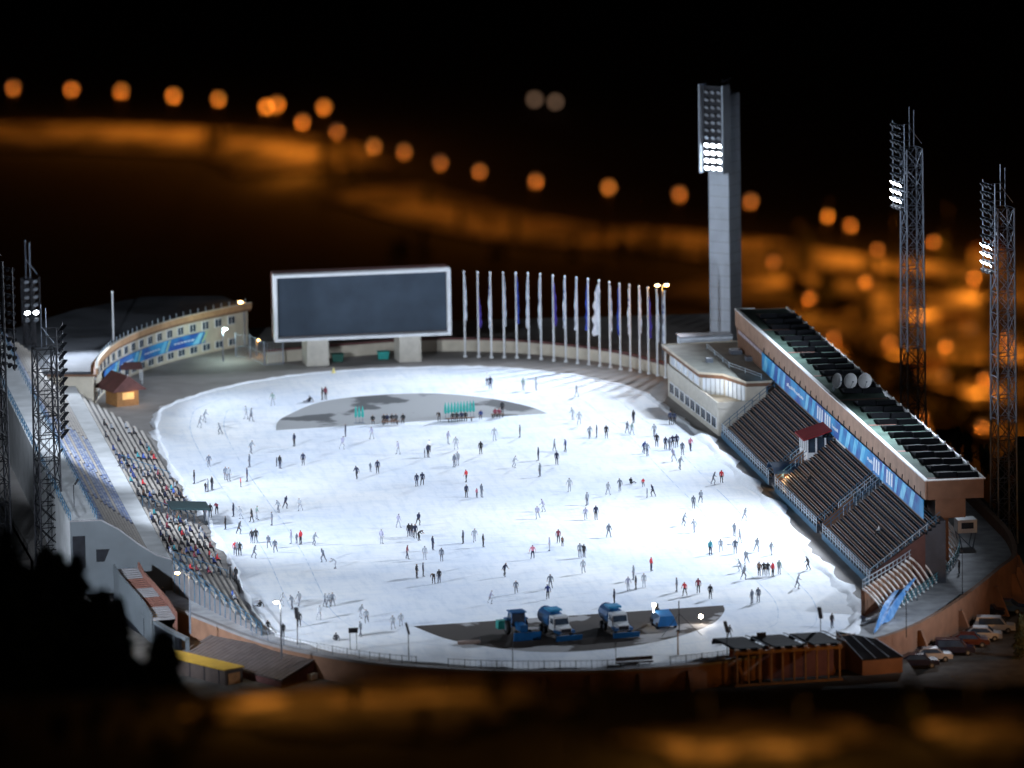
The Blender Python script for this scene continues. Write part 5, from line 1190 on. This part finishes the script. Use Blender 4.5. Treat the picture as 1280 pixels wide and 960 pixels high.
# ------------------------------------------------------------------ cars in the lot
def car(p,rz,paint,label,suv=False):
    t=thing('parked_car',label,'car',p,rz,'cars in the lot outside the curved wall')
    h=1.55 if not suv else 1.8; L=2.15 if not suv else 2.3
    prof=[(-L,.35),(-L,.75),(-L+.15,.88),(-L+.95,.95),(-L+1.6,h-.05),(L-1.15 if not suv else L-.4,h),(L-.35 if not suv else L-.1,1.05),(L-.02,.98),(L,.4)]
    a=MB(); 
    low=[(y,min(z,1.0)) for y,z in prof]
    def loft(mb,pr,w0,w1,zs):
        n=len(pr); vs=[]
        for sx in(-1,1):
            for y,z in pr: ww=w0+(w1-w0)*max(0,(z-.95)/(h-.95)); vs.append((sx*ww,y,z))
        mb.add(vs,[tuple(range(n)),tuple(range(2*n-1,n-1,-1))]+[(i,n+i,n+(i+1)%n,(i+1)%n) for i in range(n)])
    loft(a,prof,.88,.70,None); body=a.build('body',paint,t,world=False)
    b=MB()
    for sx in(-1,1): b.add([(sx*.885,-L+1.15,1.0),(sx*.885,L-.6,1.02),(sx*.73,L-(1.15 if not suv else .6),h-.1),(sx*.735,-L+1.7,h-.12)],[(0,1,2,3)])
    b.build('side_windows',M_glass,body,world=False)
    b=MB(); b.add([(-.78,-L+1.0,1.0),(.78,-L+1.0,1.0),(.66,-L+1.52,h-.1),(-.66,-L+1.52,h-.1)],[(0,1,2,3)]); o=b.build('windscreen',M_glass,body,world=False); o.location=(0,-.03,.03)
    b=MB(); yy=L-.36 if not suv else L-.12; b.add([(-.72,yy+.03,1.1),(.72,yy+.03,1.1),(.64,yy-.7 if not suv else yy-.22,h-.08),(-.64,yy-.7 if not suv else yy-.22,h-.08)],[(0,3,2,1)]); o=b.build('rear_window',M_glass,body,world=False); o.location=(0,.03,.03)
    for sx in(-1,1):
        for y in(-L+.8,L-.75): wheel(t,sx*.8,y,.33,.22)
        b=MB(); b.box((sx*.65,-L-.01,.72),(.3,.06,.14)); b.build('headlight',M_litdim,t,world=False)
        b=MB(); b.box((sx*.7,L+.01,.8),(.24,.06,.16)); b.build('tail_light',mat('tail_lens',(.35,.01,.01),rough=.3),t,world=False)
    return t
pd=mat('car_paint_dark',(.01,.012,.03),rough=.25,var=.1); ps=mat('car_paint_silver',(.45,.47,.5),rough=.3,metal=.4,var=.05); pr_=mat('car_paint_maroon',(.07,.01,.01),rough=.3); pb=mat('car_paint_blue',(.02,.05,.12),rough=.25)
for (px,py,a_,pt,lab,suv) in ((1258,766,70,pb,'dark blue car parked highest in the lot, tail light showing',False),(1243,790,78,ps,'pale silver estate car in the lot at the right edge',True),(1228,800,78,ps,'silver saloon with a shining bonnet beside the pale estate car',False),(1212,808,80,pr_,'dark maroon hatchback in the row beside the silver saloon',False),(1192,818,82,pd,'black estate car near the foot of the orange-lit wall',True),(1165,826,85,ps,'grey-roofed car at the left end of the row below the wall',False),(1232,770,72,pd,'black car in the shade of the wall behind the blue car',False),(1148,834,86,pd,'black car half hidden beside the lean-to shed',False)):
    car(G(px,py,-3.5),R(a_),pt,lab,suv)

# ------------------------------------------------------------------ trees
rt=random.Random(3)
def crown_mesh(kind,h,n,seed,size=.28):
    r=random.Random(seed); a=MB()
    for i in range(n):
        if kind=='spruce':
            u=r.random()**.75; z=h*(.12+.88*u) ; rad=h*.2*(1-u)**.85*(.55+.45*abs(math.sin(z*2.6+seed)))+.05; rr=rad*(r.random()**.45)
        else:
            u=r.random(); z=h*(.3+.7*u); rad=h*.3*math.sqrt(max(0,1-(2*u-1)**2))*(.6+.4*math.sin(seed+u*9)); rr=rad*(r.random()**.4)
        th=r.uniform(0,6.28)
        if kind!='spruce': rr*= .7+.45*math.sin(th*3+seed+u*4)
        c=Vector((rr*math.cos(th),rr*math.sin(th),z)); s=size*r.uniform(.6,1.4)
        d=Vector((math.cos(th),math.sin(th),-.5 if kind=='spruce' else r.uniform(-.6,.6))).normalized(); q=d.cross(Vector((0,0,1))).normalized(); q=(q+Vector((0,0,r.uniform(-.7,.7)))).normalized()
        a.add([c-q*s*.5,c+d*s,c+q*s*.5,c-d*s*.3],[(0,1,2,3)])
    return a
def tree(kind,p,h,label,cat_,group,n,seed,size=.3):
    t=thing('spruce_tree' if kind=='spruce' else 'broadleaf_tree',label,cat_,p,0,group)
    a=MB(); a.tube([(0,0,-.5),(.05*h*.1,0,h*.4),(0,0,h*.93)],[h*.022,h*.015,h*.004],6)
    for k in range(8):
        z=h*(.25+.08*k); th=k*2.4; a.tube([(0,0,z),(math.cos(th)*h*.1*(1-k*.08),math.sin(th)*h*.1*(1-k*.08),z+(h*.04 if kind!='spruce' else -h*.015))],[h*.007,h*.003],4)
    a.build('trunk',M_bark,t,world=False)
    crown_mesh(kind,h,n,seed,size).build('crown',M_leaf,t,world=False); return t
# dark wood at the lower left of the photo
kn=[tree('spruce' if i<3 else 'broad',(0,0,0),1,'','tree',None,10,1) for i in range(0)]
protoS=[tree('spruce',(-95,-250,hgt(-95,-250)),13+k,'dark spruce standing on the knoll at the lower left','tree','dark trees on the knoll at the lower left',3200,k,.38) for k in range(2)]
protoB=[tree('broad',(-95,-250,0),11,'dark leafless-looking broadleaf tree on the knoll at the lower left','tree','dark trees on the knoll at the lower left',2600,k+5,.3) for k in range(2)]
def place(o,px,dist,extra=0):
    # px: photo column used only to find the bearing on the ground
    d=_f+RX*((px-640)/F); d.z=0; d.normalize(); x=CAM.x+d.x*dist; y=CAM.y+d.y*dist; o.location=(x,y,hgt(x,y)-.2+extra); return o
spots=[]
for i in range(46):
    px=rt.uniform(-70,235); spots.append((px,rt.uniform(560,640)))
spots+= [(60,600),(20,590),(105,610),(140,615),(170,620)]
for i,(px,dd) in enumerate(spots):
    if i<2: o=protoS[i]
    elif i<4: o=protoB[i-2]
    else:
        src=(protoS+protoB)[i%4]; o=dup(src,(0,0,0),rt.uniform(0,6),scale=rt.uniform(.7,1.15))
    place(o,px,dd); ztop=CAM.z-dd*math.tan(.1769+((680+rt.uniform(-35,40) if px<60 else 690+(px-60)*1.0+rt.uniform(-15,30))-480)/F); hh=max(3,ztop-o.location.z); o.scale=(max(.45,hh/13),)*2+(hh/13,)
    o['label']='dark %s on the knoll at the lower left, %s'%('spruce' if o.name.startswith('spruce') else 'broadleaf tree','at the picture edge' if px<30 else 'below the dark masts' if px<110 else 'beside the curved balcony' if px<180 else 'in front of the yellow-roofed container')
# dark trees behind the covered stand
pr1=tree('spruce',(66,20,-4),10,'dark spruce behind the covered stand, under the lattice masts','tree','dark trees behind the covered stand',2600,21,.4)
pr2=tree('broad',(66,0,-4),9,'dark broadleaf tree behind the covered stand, under the lattice masts','tree','dark trees behind the covered stand',2400,22,.36)
for i in range(18):
    x=rt.uniform(60.5,69); y=rt.uniform(-34,46)
    o=[pr1,pr2][i] if i<2 else dup([pr1,pr2][i%2],(0,0,0),rt.uniform(0,6),scale=rt.uniform(.4,.7))
    o.location=(x,y,hgt(x,y)-.3)
p=Gt(1276,830); o=tree('spruce',p,5.5,'dark young tree at the right edge beside the car park','tree',None,1500,31,.25)
# ------------------------------------------------------------------ the valley far below
T0=2600.
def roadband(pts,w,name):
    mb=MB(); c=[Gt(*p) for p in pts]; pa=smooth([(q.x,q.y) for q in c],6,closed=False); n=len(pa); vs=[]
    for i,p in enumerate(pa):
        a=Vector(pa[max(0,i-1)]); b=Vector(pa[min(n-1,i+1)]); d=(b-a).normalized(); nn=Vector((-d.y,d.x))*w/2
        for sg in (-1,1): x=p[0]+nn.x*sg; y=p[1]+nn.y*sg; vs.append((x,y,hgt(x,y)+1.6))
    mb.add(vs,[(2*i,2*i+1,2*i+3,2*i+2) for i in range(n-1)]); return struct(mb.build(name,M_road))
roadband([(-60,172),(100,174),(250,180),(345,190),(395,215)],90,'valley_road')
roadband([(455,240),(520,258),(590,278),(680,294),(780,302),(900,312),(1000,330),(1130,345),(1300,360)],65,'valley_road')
for _b in ([(930,385),(1020,362),(1120,375),(1300,400)],[(960,450),(1060,430),(1180,440),(1300,470)],[(1080,490),(1180,480),(1300,520)],[(1130,560),(1220,540),(1300,560)]): roadband(_b,110,'valley_glow_band')  # pale ground bands laid in to widen the orange glow
def vlamp(px,py,drop,label,mt,power,size=.95,hgl=None,group='street lamps along the valley road'):
    base=Gt(px,py+drop); D=(base-CAM).length; h=drop*D/F*1.01
    t=thing('street_lamp',label,'street lamp',base,0,group)
    a=MB(); a.tube([(0,0,-1),(0,0,h)],[.2,.12],5); a.build('pole',M_dsteel,t,world=False)
    a=MB(); a.tube([(0,0,h),(0,-4.5,h+.4)],.14,4); a.build('arm',M_dsteel,t,world=False)
    a=MB(); s=size; a.tube([(0,-4.5,h-s),(0,-4.5,h-s*.7),(0,-4.5,h),(0,-4.5,h+s*.7),(0,-4.5,h+s)],[s*.1,s*.72,s,s*.72,s*.1],8); a.build('globe',mt,t,world=False,smooth=True)
    if power: o=light('POINT','street_light',(base.x,base.y-4.5,base.z+h-size-1.2),power*1.0,VORANGE,None,1.0)
VL=[(17,108,56,1,.7),(90,110,54,1,.8),(152,112,55,0,1),(217,118,52,0,1.1),(273,122,52,0,.9),(333,132,52,0,1),(346,128,58,0,.8),(405,132,60,0,.9),(378,150,46,1,1),(421,162,50,1,.9),(467,181,66,0,1),(505,187,72,1,.9),(550,201,66,1,.9),(599,212,66,1,.9),(669,224,68,1,1.1),(760,232,68,0,1),(848,240,64,1,1),(937,249,60,1,1)]
M_sodm=mat('far_amber_lamp',(.9,.6,.3),emit=(1,.36,.09),es=0.55); M_sodx=mat('far_faint_amber_lamp',(.9,.6,.3),emit=(1,.42,.2),es=0.22)
for i,(px,py,dr,dim,pw) in enumerate(VL):
    where=('%s lamp from the left in the blurred row above the long orange road'%ordw[i]) if i<8 else ('%s blurred lamp from the left in the slanting row above the scoreboard and flagpoles'%ordw[i-8])
    vlamp(px,py,dr,where,(M_sodx if i%3==0 else M_sodd) if dim else (M_sodf if i%2 else M_sodm),9000*pw if i<9 else 4800*pw,1.6)
for i,(px,py) in enumerate(((667,123),(693,126))): vlamp(px,py,14,['left lamp of the two faint ones high in the dark above the flagpoles','right lamp of the two faint ones high in the dark above the flagpoles'][i],mat('far_faint_lamp',(.9,.7,.5),emit=(1,.62,.4),es=.35),0,1.7,group='faint far lamps')
RL=[(1033,268,60,1.4,'bright blurred lamp above the right road between the tower and the first mast'),(1062,280,46,.9,'dimmer blurred lamp touching the bright one left of the first lattice mast'),(965,325,30,.5,'faint blurred lamp right of the concrete tower'),(1165,300,36,.9,'assumed blurred lamp between the two lattice masts'),(1215,345,30,1.2,'assumed blurred lamp low between the lattice masts beside the houses'),(1148,372,24,1.2,'assumed low blurred lamp just right of the first lattice mast'),(1080,350,28,1.2,'assumed low blurred lamp left of the first lattice mast'),(1010,370,24,1.0,'assumed low blurred lamp above the covered stand roof'),(1180,430,24,1.3,'assumed blurred lamp in the valley right of the first lattice mast'),(1228,470,24,1.2,'assumed lowest blurred lamp between the masts'),(1110,425,22,.9,'assumed low blurred lamp beyond the satellite dishes')]  # all after the first three are assumed lamps, added for the orange glow
RL+=[(px,py,26,.7,lab) for px,py,lab in ((985,410,'assumed faint blurred lamp beyond the far end of the covered stand roof'),(1040,420,'assumed faint blurred lamp just above the covered stand roof'),(1150,520,'assumed faint low blurred lamp right of the covered stand roof'),(1225,530,'assumed faint low blurred lamp beside the right-hand mast'),(1258,420,'assumed faint blurred lamp at the right picture edge'),(1095,310,'assumed faint blurred lamp left of the first lattice mast top'))]  # more assumed lamps, added to spread the glow on the right
for (px,py,dr,pw,lab) in RL: vlamp(px,py,dr,lab,M_sodd if pw<1.3 else M_sodf,8000*pw,1.1,group='street lamps on the right valley side')
def vflood(px,py,h,power,label):  # hooded lamps without a visible globe, added for the orange ground glow
    b=Gt(px,py); t=thing('glow_lamp_pole',label,'street lamp',b,0,'added hooded lamps in the valley'); a=MB(); a.tube([(0,0,-1),(0,0,h)],[.2,.12],5); a.build('pole',M_dsteel,t,world=False)
    a=MB(); a.tube([(0,0,h),(0,-3,h+.3)],.12,4); a.box((0,-3.6,h+.3),(1.6,1.6,.3)); a.build('hood',M_dsteel,t,world=False); light('POINT','street_light',(b.x,b.y-3.6,b.z+h-.6),power,VORANGE,None,.6)
for (px,py,h,pw,lab) in ((1060,348,30,1.5,'left of the first lattice mast, brightest pool'),(1000,345,28,.9,'right of the concrete tower'),(1120,338,28,1.0,'just behind the first lattice mast'),(1185,318,26,.5,'between the lattice masts, highest'),(1250,335,30,1.3,'behind the right-hand lattice mast'),(1222,372,26,1.5,'between the lattice masts, just below the top road'),(1200,430,26,.9,'between the lattice masts, halfway down'),(1128,405,22,1.1,'at the first lattice mast, halfway down'),(1190,485,22,.8,'between the lattice masts, low'),(1245,455,24,.9,'beside the right-hand mast, low'),(985,402,20,.4,'above the far end of the stand roof'),(1075,400,22,.5,'above the satellite dishes'),(1255,540,18,.4,'at the right picture edge, lowest'),(1160,545,18,.35,'behind the near end of the stand roof'),(1035,310,24,.5,'above the top right road')):
    vflood(px,py,h,8000*pw,'added hooded lamp pole in the valley, '+lab)
# hooded lamps assumed for the lit patches of hillside near the curve of the road
for (px,py,pw) in ((372,222,2.2),(350,228,1.2)):
    b=Gt(px,py); t=thing('street_lamp','assumed low lamp at the bend of the long orange road, %s'%('right one' if px==372 else 'left one'),'street lamp',b,0,'assumed low lamps at the bend'); a=MB(); a.tube([(0,0,-1),(0,0,9)],[.3,.2],5); a.build('pole',M_dsteel,t,world=False); a=MB(); a.box((0,0,9.2),(2.4,1.2,.4)); a.build('hood',M_dsteel,t,world=False); light('POINT','street_light',(b.x,b.y,b.z+8),4000*pw,VORANGE,None,.8)
# houses
for i,(px,py,wd,hh,lab) in enumerate(((1195,420,18,8,'far blurred pale house between the lattice masts'),(1235,330,15,7,'far blurred small house by the right lattice mast'),(1160,480,16,8,'lowest far blurred house right of the first lattice mast'))):
    b=Gt(px,py); t=thing('house',lab,'house',b,.15*i,'houses in the valley')
    a=MB(); a.box((0,0,hh/2-1),(wd,wd*.6,hh+2)); a.build('wall',M_cream,t,world=False)
    a=MB(); x,y=wd/2+.6,wd*.3+.6; a.add([(-x,-y,hh),(x,-y,hh),(x,y,hh),(-x,y,hh),(-x*.7,0,hh+3),(x*.7,0,hh+3)],[(0,1,5,4),(2,3,4,5),(1,2,5),(3,0,4),(0,3,2,1)]); a.build('roof',M_maroon,t,world=False)
    for k in range(4): a=MB(); a.box((-wd*.36+k*wd*.24,-wd*.3-.03,hh*.55),(.9,.1,1.0)); a.build('window',mat('lit_house_window',(.8,.6,.4),emit=(1,.6,.3),es=.35) if k%2 else M_glass,t,world=False)
# valley trees
vt=tree('spruce',(0,0,0),21,'dark blurred tree standing in front of the orange glow of the valley roads','tree','dark trees in the valley',1600,41,.7)
vb=tree('broad',(0,0,0),17,'dark blurred tree standing in front of the orange glow of the valley roads','tree','dark trees in the valley',1500,42,.7)
sp=[(rt.uniform(950,1290),rt.uniform(330,560)) for _ in range(64)]+[(rt.uniform(440,940),rt.uniform(312,345)) for _ in range(22)]+[(262,198),(275,200),(405,225),(410,205),(418,232),(535,268),(575,290),(612,292),(645,300),(430,215),(440,236)]
for i,(px,py) in enumerate(sp):
    o=[vt,vb][i] if i<2 else dup([vt,vb][i%2],(0,0,0),rt.uniform(0,6),scale=rt.uniform(.6,1.1))
    q=Gt(px,py); o.location=(q.x,q.y,q.z-.5)
    o['label']='dark blurred %s in the valley, %s'%('spruce' if i%2==0 else 'broadleaf tree','behind the scoreboard side' if px<580 else 'above the flagpoles' if px<830 else 'by the concrete tower' if px<1010 else 'left of the first lattice mast' if px<1125 else 'between the lattice masts' if px<1225 else 'at the right edge')
# ------------------------------------------------------------------ near slope below the camera, with pale glow sheets and added low lamps
def slopesheet(p0,p1,d0,d1,name,mt):
    mb=MB(); vs=[]; N=24; K=8
    for i in range(N+1):
        px=p0+(p1-p0)*i/N; d=_f+RX*((px-640)/F); d.z=0; d.normalize()
        for k in range(K+1):
            e_=min(1,.06+2.6*min(i,N-i)/N); dist=(d0+d1)/2+(d1-d0)*e_*(k/K-.5)+(1.6*math.sin(i*.7)+1.1*math.sin(i*1.9)) ; x=CAM.x+d.x*dist; y=CAM.y+d.y*dist; vs.append((x,y,hgt(x,y)+.35))
    mb.add(vs,[(i*(K+1)+k,(i+1)*(K+1)+k,(i+1)*(K+1)+k+1,i*(K+1)+k+1) for i in range(N) for k in range(K)])
    return struct(mb.build(name,mt))
M_slopeglow=mat('slope_glow_sheet',(.03,.025,.018),rough=.95,scale=.4,c2=(.34,.27,.2),lo=.42,hi=.60)  # pale mottled colour that puts the lit patches into the ground
slopesheet(215,720,414,438.5,'slope_glow_sheet',M_slopeglow); slopesheet(760,1110,400,418,'slope_glow_sheet',M_slopeglow); slopesheet(1130,1340,400,428,'slope_glow_sheet',M_slopeglow)  # ragged pale sheets shaped as the orange-lit patches on the slope
def gl(px,dist,h,power,label):  # low lamp added to throw orange glow on the slope, bulb hidden by its hood
    d=_f+RX*((px-640)/F); d.z=0; d.normalize(); x=CAM.x+d.x*dist; y=CAM.y+d.y*dist; z=hgt(x,y)
    t=thing('slope_lamp',label,'path lamp',(x,y,z),0,'added hooded lamps on the near slope'); a=MB(); a.tube([(0,0,-.3),(0,0,h)],[.05,.04],6); a.build('post',M_dsteel,t,world=False)
    a=MB(); a.tube([(0,0,h),(-1.2,0,h+.1)],.04,4); a.build('arm',M_dsteel,t,world=False); a=MB(); a.tube([(-1.4,0,h),(-1.4,0,h+.12),(-1.4,0,h+.2)],[.3,.22,.03],10); a.build('hood',M_dsteel,t,world=False)
    light('POINT','slope_glow_light',(x-1.4,y,z+h-.12),power,ORANGE,None,.1)
for i,(px,dist,h,pw,lab) in enumerate(((350,430,3.4,330,'added hooded lamp on the near slope, below the ribbed roof shed'),(470,430,3,110,'added hooded lamp on the near slope, second from the left'),(570,431,3,100,'added hooded lamp on the near slope, below the concrete steps'),(740,412,2.4,20,'added hooded lamp on the near slope, below the trucks'),(880,405,3.0,230,'added hooded lamp on the near slope, below the nine-bay garage'),(1000,404,3.0,260,'added hooded lamp on the near slope, second from the right'),(1215,412,3.2,170,'added hooded lamp on the near slope, at the lower right corner'))):
    gl(px,dist,h,pw,lab)
for (px,py,lab) in ((1185,868,'left one of two blurred lamps at the lower right corner'),(1230,863,'right one of two blurred lamps at the lower right corner')):
    d=_f+RX*((px-640)/F)-UP*((py-480)/F); q=CAM+d*470; z=hgt(q.x,q.y); t=thing('slope_lamp',lab,'path lamp',(q.x,q.y,z),0,'two lamps at the lower right'); a=MB(); a.tube([(0,0,-.3),(0,0,max(.4,q.z-z))],[.06,.05],6); a.build('post',M_dsteel,t,world=False); a=MB(); hh=max(.4,q.z-z); a.tube([(0,0,hh-.15),(0,0,hh),(0,0,hh+.15)],[.08,.16,.08],8); a.build('lamp_globe',M_sodd,t,world=False)
# near bushes
nb=tree('broad',(0,0,0),2.6,'dark blurred bush on the crest of the near slope','bush','dark bushes on the near slope',900,51,.22)
for i in range(34):
    px=rt.choice([rt.uniform(-20,260),rt.uniform(-20,260),rt.uniform(430,760),rt.uniform(1040,1300)]); dd=rt.uniform(404,432)
    o=nb if i==0 else dup(nb,(0,0,0),rt.uniform(0,6),scale=rt.uniform(.35,.8)); place(o,px,dd); o['label']='dark blurred bush on the near slope, %s'%('at the lower left corner' if px<120 else 'below the yellow-roofed container' if px<300 else 'below the ribbed shed' if px<540 else 'below the trucks' if px<800 else 'right of the nine-bay garage' if px<1180 else 'at the lower right corner')
# assumed sodium lamps, added out of view in the yard for orange wall light
for i,(x,y,pw,h) in enumerate(((-40,-124,700,4.0),(-2,-130,60,3.0),(24,-128,900,3.4),(45,-108,3200,3.6),(62,-84,1500,7.0))):
    lamp(0,0,h,'assumed unseen sodium lamp in the yard outside the front retaining wall, %s from the left'%ordw[i],M_sod,ORANGE,pw,.6,R(90),z0=-2.45 if x<30 else -3.5,xy=(x,y),group='assumed yard lamps')
